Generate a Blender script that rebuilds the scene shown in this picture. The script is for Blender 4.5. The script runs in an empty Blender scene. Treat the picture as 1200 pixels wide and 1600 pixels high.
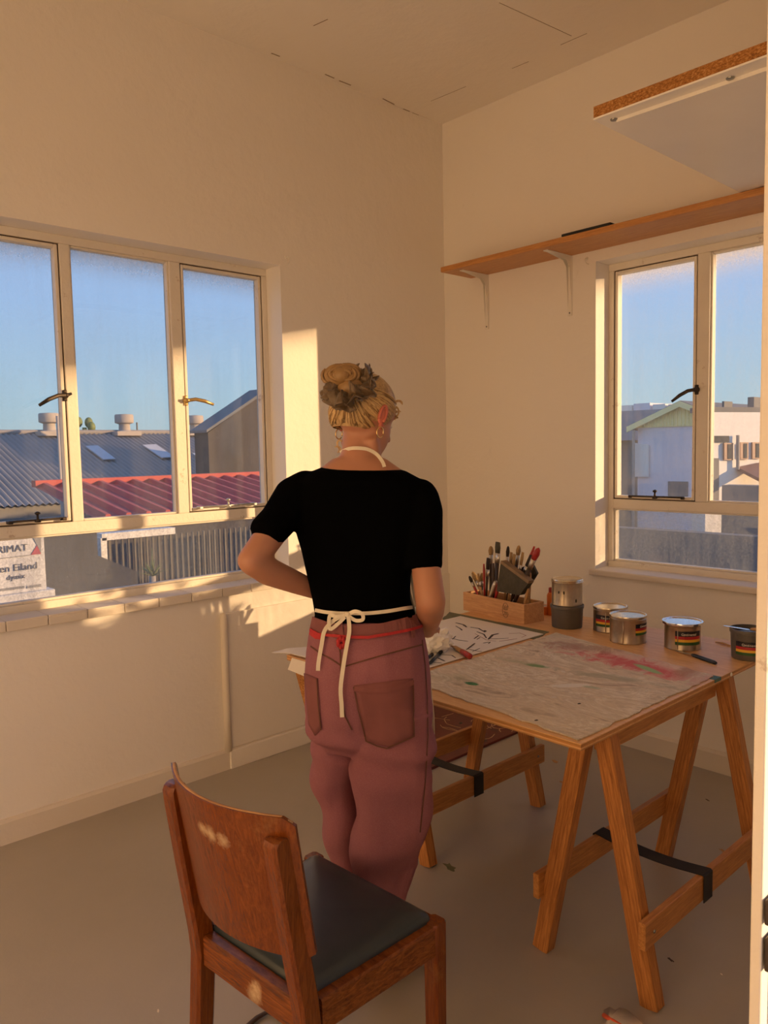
import bpy, bmesh, math, random
from mathutils import Vector, Matrix
from mathutils.bvhtree import BVHTree
from mathutils import noise as mnoise
random.seed(7)
SC = bpy.context.scene
COL = SC.collection
PI = math.pi

# ------------------------------------------------------------------ camera
FPX = 1222.0
YAW, PITCH, ROLL = math.radians(-47.17), math.radians(-4.60), math.radians(-1.15)
CAMH = 1.45
CAM = Vector((0, 0, CAMH))
FW = Vector((math.sin(YAW)*math.cos(PITCH), math.cos(YAW)*math.cos(PITCH), math.sin(PITCH)))
_r = Vector((math.cos(YAW), -math.sin(YAW), 0)); _u = _r.cross(FW)
RT = _r*math.cos(ROLL) + _u*math.sin(ROLL)
UP = -_r*math.sin(ROLL) + _u*math.cos(ROLL)
HR = _r.copy()                                    # horizontal right of the view
HB = Vector((-math.sin(YAW), -math.cos(YAW), 0))  # horizontal, from the room towards the camera
camd = bpy.data.cameras.new('camera'); camo = bpy.data.objects.new('camera', camd); COL.objects.link(camo)
camd.sensor_fit = 'HORIZONTAL'; camd.sensor_width = 36.0; camd.lens = FPX/1200*36.0
camd.clip_start = 0.02; camd.clip_end = 600
camo.matrix_world = Matrix(((RT.x, UP.x, -FW.x, 0), (RT.y, UP.y, -FW.y, 0), (RT.z, UP.z, -FW.z, CAMH), (0, 0, 0, 1)))
SC.camera = camo
def ray(px, py): return FW + RT*((px-600)/FPX) - UP*((py-800)/FPX)
def onz(px, py, z): d = ray(px, py); return CAM + d*((z-CAMH)/d.z)
def onx(px, py, x): d = ray(px, py); return CAM + d*(x/d.x)
def ony(px, py, y): d = ray(px, py); return CAM + d*(y/d.y)
def atd(px, py, dep): return CAM + ray(px, py)*dep

# ------------------------------------------------------------------ world, sun, exposure
SC.view_settings.view_transform = 'Standard'
SC.view_settings.look = 'None'
SC.view_settings.gamma = 1.0
SC.view_settings.use_curve_mapping = False
SC.view_settings.exposure = 0.70
SUN_DIR = Vector((1.0, 0.95, 0.194)).normalized()   # towards the sun
SUN_STRENGTH = 7.1
SKY_STRENGTH = 1.22
w = bpy.data.worlds.new('sky'); SC.world = w; w.use_nodes = True
nt = w.node_tree; nt.nodes.clear()
o_ = nt.nodes.new('ShaderNodeOutputWorld'); bg = nt.nodes.new('ShaderNodeBackground')
tc = nt.nodes.new('ShaderNodeTexCoord'); sp = nt.nodes.new('ShaderNodeSeparateXYZ'); rp = nt.nodes.new('ShaderNodeValToRGB')
nt.links.new(tc.outputs['Generated'], sp.inputs[0]); nt.links.new(sp.outputs['Z'], rp.inputs[0])
els = rp.color_ramp.elements
els[0].position = 0.0; els[0].color = (0.42, 0.52, 0.53, 1)
els[1].position = 1.0; els[1].color = (0.16, 0.26, 0.52, 1)
for p_, c_ in ((0.06, (0.38, 0.53, 0.62, 1)), (0.18, (0.33, 0.49, 0.74, 1)), (0.38, (0.30, 0.44, 0.76, 1))):
    e_ = els.new(p_); e_.color = c_
nt.links.new(rp.outputs[0], bg.inputs['Color']); bg.inputs['Strength'].default_value = SKY_STRENGTH
nt.links.new(bg.outputs[0], o_.inputs['Surface'])
sund = bpy.data.lights.new('sun', 'SUN'); suno = bpy.data.objects.new('sun', sund); COL.objects.link(suno)
sund.energy = SUN_STRENGTH; sund.angle = math.radians(0.5); sund.color = (1.0, 0.60, 0.28)
suno.rotation_euler = SUN_DIR.to_track_quat('Z', 'Y').to_euler(); suno.location = (20, 20, 8)
try:
    SC.cycles.diffuse_bounces = 8; SC.cycles.max_bounces = 16; SC.cycles.transparent_max_bounces = 16
    SC.cycles.use_denoising = True
    SC.cycles.sample_clamp_indirect = 6.0
except Exception:
    pass

# ------------------------------------------------------------------ materials
def lin(c):
    return tuple(((v/12.92) if v <= 0.04045 else ((v+0.055)/1.055)**2.4) for v in [x/255.0 for x in c])
class N:
    """little node builder"""
    def __init__(s, name):
        s.m = bpy.data.materials.new(name); s.m.use_nodes = True; s.t = s.m.node_tree; s.t.nodes.clear()
        s.out = s.t.nodes.new('ShaderNodeOutputMaterial')
    def n(s, typ, **kw):
        x = s.t.nodes.new(typ)
        for k, v in kw.items(): setattr(x, k, v)
        return x
    def l(s, a, b): s.t.links.new(a, b)
    def coord(s, scale=(1, 1, 1), kind='Object', rot=(0, 0, 0)):
        c = s.n('ShaderNodeTexCoord'); m = s.n('ShaderNodeMapping'); s.l(c.outputs[kind], m.inputs[0])
        m.inputs['Scale'].default_value = scale; m.inputs['Rotation'].default_value = rot
        return m.outputs[0]
    def noise(s, v, scale=5, detail=4, rough=0.55, dist=0):
        x = s.n('ShaderNodeTexNoise'); s.l(v, x.inputs['Vector'])
        x.inputs['Scale'].default_value = scale; x.inputs['Detail'].default_value = detail
        x.inputs['Roughness'].default_value = rough; x.inputs['Distortion'].default_value = dist
        return x.outputs['Fac']
    def ramp(s, fac, stops):
        r = s.n('ShaderNodeValToRGB'); s.l(fac, r.inputs[0]); e = r.color_ramp.elements
        e[0].position, e[0].color = stops[0][0], (*stops[0][1], 1)
        e[1].position, e[1].color = stops[-1][0], (*stops[-1][1], 1)
        for p, c in stops[1:-1]:
            q = e.new(p); q.color = (*c, 1)
        return r.outputs[0]
    def mix(s, fac, a, b):
        m = s.n('ShaderNodeMix', data_type='RGBA')
        if hasattr(fac, 'links'): s.l(fac, m.inputs[0])
        else: m.inputs[0].default_value = fac
        for v, i in ((a, 6), (b, 7)):
            if hasattr(v, 'links'): s.l(v, m.inputs[i])
            else: m.inputs[i].default_value = (*v, 1)
        return m.outputs[2]
    def math(s, op, a, b=0.0, clamp=False):
        m = s.n('ShaderNodeMath', operation=op); m.use_clamp = clamp
        for v, i in ((a, 0), (b, 1)):
            if hasattr(v, 'links'): s.l(v, m.inputs[i])
            else: m.inputs[i].default_value = v
        return m.outputs[0]
    def bsdf(s, col, rough=0.6, metal=0.0, bump=None, bstr=0.3, bdist=0.01, **kw):
        b = s.n('ShaderNodeBsdfPrincipled')
        if hasattr(col, 'links'): s.l(col, b.inputs['Base Color'])
        else: b.inputs['Base Color'].default_value = (*col, 1)
        if hasattr(rough, 'links'): s.l(rough, b.inputs['Roughness'])
        else: b.inputs['Roughness'].default_value = rough
        b.inputs['Metallic'].default_value = metal
        for k, v in kw.items(): b.inputs[k].default_value = v
        if bump is not None:
            p = s.n('ShaderNodeBump'); p.inputs['Strength'].default_value = bstr; p.inputs['Distance'].default_value = bdist
            s.l(bump, p.inputs['Height']); s.l(p.outputs[0], b.inputs['Normal'])
        s.l(b.outputs[0], s.out.inputs['Surface'])
        return b

def plain(name, col, rough=0.6, metal=0.0, var=0.12, scale=18, bump=0.15, bscale=60, bdist=0.002, **kw):
    s = N(name); v = s.coord()
    f = s.noise(v, scale, 4)
    c = s.mix(f, tuple(x*(1-var) for x in col), tuple(min(1, x*(1+var)) for x in col))
    s.bsdf(c, rough, metal, s.noise(v, bscale, 3), bump, bdist, **kw)
    return s.m
def wood(name, dark, light, grain=(1, 1, 1), rough=0.45, knots=True, scale=1.0, bump=0.25, wear=None, spots=()):
    """grain: per-axis scale, small along the grain"""
    s = N(name); v = s.coord(tuple(g*scale for g in grain))
    f1 = s.noise(v, 9, 6, 0.6, 1.2); f2 = s.noise(v, 45, 5, 0.7, 0.4)
    f = s.math('ADD', s.math('MULTIPLY', f1, 0.7), s.math('MULTIPLY', f2, 0.3))
    c = s.ramp(f, [(0.33, dark), (0.5, tuple((a+b)/2 for a, b in zip(dark, light))), (0.66, light)])
    if wear:
        vv = s.coord()
        wf = s.ramp(s.noise(vv, 6, 6, 0.7), [(0.60, (0, 0, 0)), (0.72, (1, 1, 1))])
        c = s.mix(s.math('MULTIPLY', wf, 0.35), c, wear)
    for ctr, rad in spots:      # rubbed-through varnish
        ds = s.n('ShaderNodeVectorMath', operation='DISTANCE'); s.l(s.coord(), ds.inputs[0]); ds.inputs[1].default_value = ctr
        q = s.math('ADD', s.math('DIVIDE', ds.outputs['Value'], rad), s.math('MULTIPLY', s.math('SUBTRACT', s.noise(s.coord(), 60, 5, 0.7), 0.5), 1.4))
        c = s.mix(s.math('MULTIPLY', s.math('SUBTRACT', 1.0, q, True), 0.75, True), c, (0.62, 0.46, 0.28))
    s.bsdf(c, rough, 0, f2, bump, 0.002)
    return s.m

M = {}
def wallmat(name, col, var, seed):
    s = N(name); v = s.coord()
    big = s.noise(v, 0.9, 3, 0.5); small = s.noise(v, 14, 5, 0.6)
    c = s.mix(big, tuple(x*(1-var) for x in col), col)
    st = s.ramp(s.noise(v, 7.0, 6, 0.72), [(0.66, (0, 0, 0)), (0.80, (1, 1, 1))])
    c = s.mix(s.math('MULTIPLY', st, 0.30), c, tuple(x*0.62 for x in col))
    s.bsdf(c, 0.62, 0, s.math('ADD', s.math('MULTIPLY', big, 2.0), s.math('MULTIPLY', small, 0.40)), 0.55, 0.014)
    return s.m
M['wall'] = wallmat('wall_paint', (0.88, 0.845, 0.785), 0.05, 0)
M['ceil'] = wallmat('ceiling_paint', (0.88, 0.85, 0.79), 0.04, 1)
M['trim'] = wallmat('trim_paint', (0.78, 0.72, 0.63), 0.10, 2)
def framemat():
    s = N('window_frame_paint'); v = s.coord()
    c = s.mix(s.noise(v, 10, 4), (0.74, 0.68, 0.58), (0.82, 0.77, 0.68))
    rust = s.ramp(s.noise(v, 16, 7, 0.75), [(0.61, (0, 0, 0)), (0.70, (1, 1, 1))])
    c = s.mix(s.math('MULTIPLY', rust, 0.6), c, (0.30, 0.17, 0.08))
    s.bsdf(c, 0.5, 0, s.noise(v, 60, 4), 0.4, 0.003)
    return s.m
M['frame'] = framemat()
M['gap'] = plain('window_putty_dark', (0.10, 0.065, 0.04), 0.85, var=0.4, scale=60)
def floormat():
    s = N('floor_painted_concrete'); v = s.coord()
    c = s.mix(s.noise(v, 1.6, 5, 0.6), (0.345, 0.318, 0.275), (0.455, 0.420, 0.370))
    sp = s.ramp(s.noise(v, 11, 8, 0.8), [(0.60, (0, 0, 0)), (0.72, (1, 1, 1))])
    c = s.mix(s.math('MULTIPLY', sp, 0.06), c, (0.17, 0.13, 0.08))
    lt = s.ramp(s.noise(v, 55, 3, 0.6), [(0.74, (0, 0, 0)), (0.78, (1, 1, 1))])
    c = s.mix(s.math('MULTIPLY', lt, 0.12), c, (0.55, 0.5, 0.42))
    r = s.ramp(s.noise(v, 3.5, 6, 0.65), [(0.30, (0.27, 0.27, 0.27)), (0.75, (0.40, 0.40, 0.40))])
    s.bsdf(c, r, 0, s.noise(v, 26, 6, 0.65), 0.22, 0.004)
    return s.m
M['floor'] = floormat()
def glassmat(name, dirt, top_axis=None, haze=(0.75, 0.74, 0.70)):
    s = N(name); v = s.coord()
    tr = s.n('ShaderNodeBsdfTransparent'); tr.inputs[0].default_value = (0.74, 0.755, 0.765, 1)
    gl = s.n('ShaderNodeBsdfGlossy'); gl.inputs['Roughness'].default_value = 0.03
    ge = s.n('ShaderNodeNewGeometry'); dt = s.n('ShaderNodeVectorMath', operation='DOT_PRODUCT')
    s.l(ge.outputs['Normal'], dt.inputs[0]); s.l(ge.outputs['Incoming'], dt.inputs[1])
    sch = s.math('ADD', s.math('MULTIPLY', s.math('POWER', s.math('SUBTRACT', 1.0, s.math('ABSOLUTE', dt.outputs['Value']), True), 5.0), 0.95), 0.03)
    mx = s.n('ShaderNodeMixShader'); s.l(sch, mx.inputs[0]); s.l(tr.outputs[0], mx.inputs[1]); s.l(gl.outputs[0], mx.inputs[2])
    di = s.n('ShaderNodeBsdfDiffuse'); di.inputs[0].default_value = (*haze, 1)
    ts = s.n('ShaderNodeBsdfTranslucent'); ts.inputs[0].default_value = (*haze, 1)
    dd = s.n('ShaderNodeMixShader'); dd.inputs[0].default_value = 0.5; s.l(di.outputs[0], dd.inputs[1]); s.l(ts.outputs[0], dd.inputs[2])
    n1 = s.noise(v, 3.0, 5, 0.65); n2 = s.noise(v, 130, 3, 0.6); n3 = s.noise(s.coord((9, 9, 0.8)), 4, 4, 0.6)
    f = s.math('MULTIPLY', s.math('ADD', s.math('MULTIPLY', n1, 0.9), s.math('ADD', s.math('MULTIPLY', n2, 0.9), s.math('MULTIPLY', n3, 0.6))), 1.0)
    f = s.math('MULTIPLY', s.math('SUBTRACT', f, 0.85, True), dirt*1.8, True)
    spk = s.ramp(s.noise(v, 210, 2, 0.5), [(0.70, (0, 0, 0)), (0.76, (1, 1, 1))])
    f = s.math('ADD', f, s.math('MULTIPLY', spk, dirt*1.6), True)
    if top_axis is not None:          # a crust of salt and dust along the top edge of the pane
        sx = s.n('ShaderNodeSeparateXYZ'); s.l(s.coord(), sx.inputs[0])
        g = s.math('MULTIPLY', s.math('SUBTRACT', sx.outputs[2], top_axis-0.16), 1/0.16, True)
        g = s.math('MULTIPLY', s.math('POWER', g, 2.2), s.math('ADD', n2, 0.15))
        f = s.math('ADD', f, s.math('MULTIPLY', g, 0.95), True)
    f = s.math('MINIMUM', f, 0.8)
    m2 = s.n('ShaderNodeMixShader'); s.l(f, m2.inputs[0]); s.l(mx.outputs[0], m2.inputs[1]); s.l(dd.outputs[0], m2.inputs[2])
    s.l(m2.outputs[0], s.out.inputs['Surface'])
    return s.m
M['glass'] = glassmat('window_glass', 0.075, 2.29)
M['glass_dirty'] = glassmat('window_glass_dusty', 0.32, None, (0.30, 0.32, 0.335))
M['crack'] = plain('plaster_crack', (0.30, 0.22, 0.15), 0.9, 0, 0.3, 60)
M['iron'] = plain('window_iron', (0.06, 0.045, 0.035), 0.5, 0.6, 0.5, 80)
M['brass'] = plain('window_brass', (0.55, 0.38, 0.16), 0.4, 0.9, 0.3, 60)
M['steelw'] = plain('galvanised_bar', (0.55, 0.53, 0.48), 0.4, 0.8, 0.3, 60)
M['pine'] = wood('trestle_pine', (0.24, 0.075, 0.015), (0.66, 0.29, 0.078), (14, 14, 0.8), 0.42)
M['pine_y'] = wood('trestle_pine_rail', (0.36, 0.14, 0.035), (0.66, 0.31, 0.09), (14, 1.0, 14), 0.42)
M['ply'] = wood('plywood_top', (0.60, 0.30, 0.11), (0.84, 0.52, 0.23), (1.0, 10, 10), 0.42)
M['plyedge'] = wood('plywood_edge', (0.30, 0.13, 0.04), (0.66, 0.36, 0.13), (1.2, 1.2, 60), 0.6)
M['shelfwood'] = wood('shelf_pine', (0.42, 0.17, 0.045), (0.66, 0.32, 0.10), (1.0, 14, 14), 0.38)
M['boxwood'] = wood('box_pine', (0.50, 0.24, 0.09), (0.74, 0.43, 0.19), (1.0, 10, 12), 0.55)
M['chair'] = wood('chair_varnish', (0.095, 0.019, 0.002), (0.215, 0.054, 0.006), (11, 11, 1.0), 0.20, wear=(0.36, 0.16, 0.04), spots=[(tuple(ony(320, 1293, 0.684)), 0.019), (tuple(ony(330, 1303, 0.683)), 0.022), (tuple(ony(344, 1316, 0.682)), 0.020)])
M['chair_x'] = wood('chair_varnish_rail', (0.070, 0.015, 0.002), (0.245, 0.068, 0.009), (1.0, 3, 11), 0.26, wear=(0.38, 0.18, 0.05), spots=[((-1.243, 0.780, 0.395), 0.026), ((-1.236, 0.780, 0.412), 0.020)])
M['vinyl'] = plain('seat_vinyl', (0.028, 0.040, 0.048), 0.32, 0, 0.15, 30, 0.25, 420, 0.0006)
def chipboard():
    s = N('chipboard_edge'); v = s.coord((1, 1, 1.6))
    x = s.n('ShaderNodeTexVoronoi'); s.l(v, x.inputs['Vector']); x.inputs['Scale'].default_value = 210
    c = s.ramp(s.noise(v, 130, 4, 0.7), [(0.32, (0.20, 0.075, 0.014)), (0.5, (0.42, 0.17, 0.035)), (0.68, (0.66, 0.36, 0.12))])
    s.bsdf(c, 0.8, 0, x.outputs['Distance'], 0.6, 0.003)
    return s.m
M['chip'] = chipboard()
M['melamine'] = plain('white_melamine', (0.90, 0.87, 0.81), 0.35, 0, 0.04, 6, 0.05)
M['white_metal'] = plain('white_enamel', (0.82, 0.79, 0.72), 0.35, 0, 0.04, 30, 0.05)
M['screw'] = plain('screw_steel', (0.30, 0.30, 0.28), 0.35, 0.9, 0.3, 80)
M['webbing'] = plain('black_webbing', (0.012, 0.013, 0.013), 0.62, 0, 0.3, 200, 0.4, 700, 0.001)
M['black_cloth'] = plain('black_jersey', (0.0016, 0.0016, 0.0018), 1.0, 0, 0.25, 40, 0.3, 900, 0.0008, **{'Specular IOR Level': 0.03})
M['skin'] = plain('skin', (0.47, 0.225, 0.140), 0.5, 0, 0.07, 16, 0.10, 300, 0.0006, **{'Subsurface Weight': 0.10, 'Subsurface Scale': 0.02})
M['ear'] = plain('skin_ear', (0.56, 0.16, 0.11), 0.5, 0, 0.07, 16, 0.10, 300, 0.0006)
M['hair'] = wood('blonde_hair', (0.26, 0.15, 0.055), (0.66, 0.46, 0.22), (1, 1, 1), 0.42, scale=6)
M['scrunchie'] = plain('satin_olive', (0.115, 0.068, 0.026), 0.38, 0, 0.25, 30, 0.5, 60, 0.006, **{'Sheen Weight': 0.3})
M['tape'] = plain('cotton_tape', (0.78, 0.72, 0.58), 0.85, 0, 0.06, 60, 0.4, 600, 0.0008)
def denim():
    s = N('washed_red_denim'); v = s.coord()
    c = s.mix(s.noise(v, 9, 5, 0.6), (0.235, 0.088, 0.112), (0.330, 0.135, 0.168))
    c = s.mix(s.math('MULTIPLY', s.ramp(s.noise(v, 380, 2), [(0.45, (0, 0, 0)), (0.7, (1, 1, 1))]), 0.35), c, (0.38, 0.19, 0.21))
    s.bsdf(c, 0.9, 0, s.noise(v, 500, 3), 0.35, 0.0012, **{'Specular IOR Level': 0.2})
    return s.m
M['denim'] = denim()
M['denim_patch'] = plain('pocket_denim', (0.225, 0.088, 0.090), 0.9, 0, 0.15, 22, 0.35, 500, 0.001, **{'Specular IOR Level': 0.2})
M['stitch'] = plain('seam_dark', (0.13, 0.055, 0.038), 0.9, 0, 0.2, 80)
M['redcord'] = plain('red_cord', (0.42, 0.018, 0.024), 0.7, 0, 0.3, 120, 0.5, 300, 0.002)
M['gold'] = plain('gold', (0.86, 0.60, 0.26), 0.2, 1.0, 0.05, 30)
M['shoe'] = plain('black_leather', (0.010, 0.009, 0.009), 0.4, 0, 0.2, 60)
M['tin'] = plain('tin_plate', (0.47, 0.40, 0.31), 0.30, 0.95, 0.40, 26, 0.3, 22, 0.003)
M['tin_lid'] = plain('tin_lid', (0.70, 0.62, 0.48), 0.24, 0.95, 0.15, 40, 0.2, 40, 0.002)
M['tin_bright'] = plain('polished_lid', (0.80, 0.82, 0.84), 0.10, 1.0, 0.05, 30, 0.05)
M['tub'] = plain('grey_plastic', (0.105, 0.092, 0.078), 0.45, 0, 0.12, 20)
M['ink'] = plain('dark_ink', (0.035, 0.012, 0.010), 0.25, 0, 0.3, 30)
for k, c in dict(lb_black=(0.012, 0.010, 0.014), lb_red=(0.42, 0.015, 0.022), lb_yel=(0.78, 0.46, 0.035), lb_grn=(0.02, 0.095, 0.02), lb_text=(0.75, 0.72, 0.66)).items():
    M[k] = plain('label_'+k, c, 0.45, 0, 0.04, 20)
M['orange_pl'] = plain('orange_plastic', (0.72, 0.20, 0.03), 0.4, 0, 0.1, 20)
M['redplastic'] = plain('red_paint', (0.40, 0.022, 0.018), 0.35, 0, 0.15, 40)
M['brushdark'] = plain('dark_handle', (0.055, 0.030, 0.018), 0.4, 0, 0.5, 60)
M['brushwood'] = plain('raw_handle', (0.46, 0.26, 0.10), 0.5, 0, 0.3, 60)
M['bristle'] = plain('bristle', (0.34, 0.21, 0.085), 0.85, 0, 0.4, 200, 0.6, 400, 0.003)
M['bristle_d'] = plain('bristle_dark', (0.035, 0.022, 0.016), 0.8, 0, 0.5, 200, 0.6, 400, 0.003)
M['ferrule'] = plain('ferrule', (0.55, 0.50, 0.42), 0.28, 0.95, 0.2, 60)
M['blockdark'] = plain('paint_crusted_wood', (0.060, 0.050, 0.026), 0.7, 0, 0.7, 26, 0.7, 50, 0.006)
M['blockedge'] = plain('block_edge_wood', (0.26, 0.17, 0.085), 0.7, 0, 0.4, 40, 0.5, 60, 0.004)
M['paper'] = plain('paper', (0.80, 0.745, 0.66), 0.75, 0, 0.05, 8, 0.05)
M['tissue'] = plain('white_tissue', (0.84, 0.82, 0.79), 0.8, 0, 0.03, 30, 0.2, 90, 0.003)
M['inkblack'] = plain('drawing_ink', (0.012, 0.010, 0.010), 0.5, 0, 0.2, 40)
M['inkred'] = plain('drawing_ink_rust', (0.24, 0.06, 0.035), 0.5, 0, 0.2, 40)
M['penblue'] = plain('pen_plastic', (0.02, 0.028, 0.045), 0.3, 0, 0.2, 40)
M['matgreen'] = plain('cutting_mat', (0.15, 0.155, 0.085), 0.8, 0, 0.45, 30, 0.4, 60, 0.003)
M['clearplastic'] = plain('clear_bag', (0.62, 0.55, 0.46), 0.25, 0, 0.08, 30, 0.3, 40, 0.006)
M['bagred'] = plain('bag_zip_red', (0.80, 0.13, 0.05), 0.4, 0, 0.05, 30)
M['tapegreen'] = plain('masking_tape_teal', (0.06, 0.16, 0.13), 0.6, 0, 0.2, 60)
def paintsheet():
    s = N('marbled_paint_sheet'); v = s.coord(); va_ = s.coord((1.0, 2.6, 1.0), rot=(0, 0, 0.55))
    wv = s.n('ShaderNodeMapping'); s.l(v, wv.inputs[0])
    base = s.ramp(s.noise(va_, 3.4, 8, 0.60, 2.2), [(0.30, (0.46, 0.35, 0.24)), (0.42, (0.86, 0.74, 0.57)), (0.50, (0.70, 0.60, 0.45)), (0.55, (0.93, 0.85, 0.71)), (0.60, (0.74, 0.63, 0.47)), (0.72, (0.84, 0.73, 0.57))])
    fine = s.ramp(s.noise(va_, 30, 6, 0.78), [(0.36, (0.42, 0.38, 0.33)), (0.56, (1, 1, 1))])
    mm = s.n('ShaderNodeMix', data_type='RGBA', blend_type='MULTIPLY'); mm.inputs[0].default_value = 0.30
    s.l(base, mm.inputs[6]); s.l(fine, mm.inputs[7]); c = mm.outputs[2]
    wob = s.noise(v, 9, 6, 0.7, 1.5)
    def blot(c, ctr, rad, ang, col, edge=0.35, amt=1.0, wobble=1.0):
        mp = s.n('ShaderNodeMapping', vector_type='TEXTURE'); s.l(v, mp.inputs[0])
        mp.inputs['Location'].default_value = (ctr[0], ctr[1], 0.72); mp.inputs['Scale'].default_value = (rad[0], rad[1], 1.0)
        mp.inputs['Rotation'].default_value = (0, 0, ang)
        ln = s.n('ShaderNodeVectorMath', operation='LENGTH'); s.l(mp.outputs[0], ln.inputs[0])
        d = s.math('ADD', ln.outputs['Value'], s.math('MULTIPLY', s.math('SUBTRACT', wob, 0.5), 2.2*wobble))
        f = s.math('MULTIPLY', s.math('SUBTRACT', 1.0, d), 1/edge, True)
        return s.mix(s.math('MULTIPLY', f, amt), c, col)
    def bp(px, py): p = onz(px, py, 0.722); return (p.x, p.y)
    c = blot(c, bp(800, 1110), (0.42, 0.30), 0.5, (0.80, 0.68, 0.50), 0.8, 0.4)
    c = blot(c, bp(1000, 1035), (0.34, 0.13), -0.12, (0.82, 0.52, 0.44), 0.6, 0.8)
    c = blot(c, bp(985, 1038), (0.32, 0.080), -0.10, (0.70, 0.10, 0.11), 0.7, 0.9, 1.5)
    c = blot(c, bp(1050, 1030), (0.08, 0.05), -0.3, (0.52, 0.085, 0.09), 0.5, 0.7, 1.2)
    c = blot(c, bp(1075, 1050), (0.05, 0.09), 0.2, (0.50, 0.26, 0.15), 0.5, 0.8)
    c = blot(c, bp(1100, 1060), (0.06, 0.13), 0.1, (0.70, 0.58, 0.49), 0.6, 0.6, 1.2)
    c = blot(c, bp(905, 1012), (0.16, 0.07), 0.2, (0.40, 0.26, 0.18), 0.7, 0.65, 1.6)
    c = blot(c, bp(960, 1060), (0.20, 0.035), 0.2, (0.36, 0.37, 0.24), 0.6, 0.6)
    c = blot(c, bp(1012, 1046), (0.075, 0.020), -0.4, (0.34, 0.60, 0.26), 0.4, 0.95, 0.5)
    c = blot(c, bp(838, 1041), (0.050, 0.020), 0.2, (0.13, 0.33, 0.09), 0.5, 0.95, 0.5)
    c = blot(c, bp(815, 1036), (0.12, 0.028), 0.1, (0.36, 0.40, 0.20), 0.8, 0.5)
    c = blot(c, bp(737, 1069), (0.030, 0.017), 0.0, (0.025, 0.20, 0.055), 0.3, 1.0, 0.25)
    c = blot(c, bp(715, 1060), (0.10, 0.06), 0.3, (0.40, 0.42, 0.25), 0.9, 0.45)
    c = blot(c, bp(893, 1072), (0.08, 0.018), 0.9, (0.88, 0.84, 0.76), 0.4, 0.9, 1.1)
    c = blot(c, bp(925, 1075), (0.03, 0.012), 0.2, (0.45, 0.55, 0.40), 0.4, 0.8, 0.6)
    s.bsdf(c, 0.6, 0, s.math('ADD', s.noise(v, 22, 8, 0.75, 1.0), s.noise(v, 70, 4)), 1.0, 0.008)
    return s.m
M['paintsheet'] = paintsheet()
def redboard():
    s = N('dark_red_painting'); v = s.coord()
    c = s.mix(s.noise(v, 4, 5), (0.095, 0.016, 0.014), (0.20, 0.035, 0.028))
    c = s.mix(s.ramp(s.noise(v, 5, 4, 0.6), [(0.58, (0, 0, 0)), (0.66, (1, 1, 1))]), c, (0.035, 0.022, 0.03))
    s.bsdf(c, 0.5, 0, s.noise(v, 40, 4), 0.3, 0.003)
    return s.m
M['redboard'] = redboard()
M['scribble'] = plain('scribble_paint', (0.62, 0.40, 0.24), 0.6, 0, 0.3, 40)
# outdoors
M['asphalt'] = plain('asphalt', (0.11, 0.11, 0.115), 0.9, 0, 0.3, 0.6)
M['roofgrey'] = plain('corrugated_sheet', (0.30, 0.275, 0.255), 0.95, 0, 0.25, 0.6)
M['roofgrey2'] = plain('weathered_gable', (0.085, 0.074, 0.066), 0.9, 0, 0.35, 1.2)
M['roofred'] = plain('red_roof_sheet', (0.46, 0.085, 0.07), 0.7, 0, 0.15, 1.0)
M['skylight'] = plain('skylight_sheet', (0.52, 0.53, 0.55), 0.6, 0, 0.1, 2)
M['cowl'] = plain('vent_cowl', (0.42, 0.37, 0.32), 0.8, 0, 0.15, 4)
M['plaster_grey'] = plain('grey_plaster', (0.20, 0.195, 0.19), 0.9, 0, 0.25, 1.5)
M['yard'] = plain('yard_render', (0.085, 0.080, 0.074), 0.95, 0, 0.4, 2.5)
M['plaster_lilac'] = plain('pale_plaster', (0.80, 0.76, 0.80), 0.9, 0, 0.06, 0.8)
M['plaster_white'] = plain('white_plaster', (0.86, 0.83, 0.76), 0.9, 0, 0.05, 0.8)
M['gable_yel'] = plain('yellow_cladding', (0.95, 0.86, 0.42), 0.7, 0, 0.08, 2)
M['slate'] = plain('slate_roof', (0.16, 0.165, 0.17), 0.8, 0, 0.2, 1)
M['winbrown'] = plain('brown_window', (0.27, 0.13, 0.10), 0.5, 0, 0.2, 4)
M['windark'] = plain('dark_pane', (0.05, 0.05, 0.055), 0.15, 0, 0.2, 4)
M['signwhite'] = plain('sign_white', (0.80, 0.79, 0.78), 0.5, 0, 0.03, 3)
M['signgrey'] = plain('sign_grey', (0.33, 0.32, 0.31), 0.5, 0, 0.05, 3)
M['signtext'] = plain('sign_text', (0.16, 0.15, 0.15), 0.6, 0, 0.03, 3)
M['signred'] = plain('sign_red', (0.55, 0.03, 0.06), 0.5, 0, 0.05, 3)
M['leaf'] = plain('agave_leaf', (0.16, 0.20, 0.06), 0.6, 0, 0.3, 10)
M['fence'] = plain('fence_steel', (0.17, 0.15, 0.12), 0.7, 0.2, 0.3, 4)
M['dunes'] = plain('far_ridge', (0.34, 0.25, 0.20), 0.95, 0, 0.2, 0.05)
M['doorpaint'] = framemat(); M['doorpaint'].name = 'door_paint'

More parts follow.
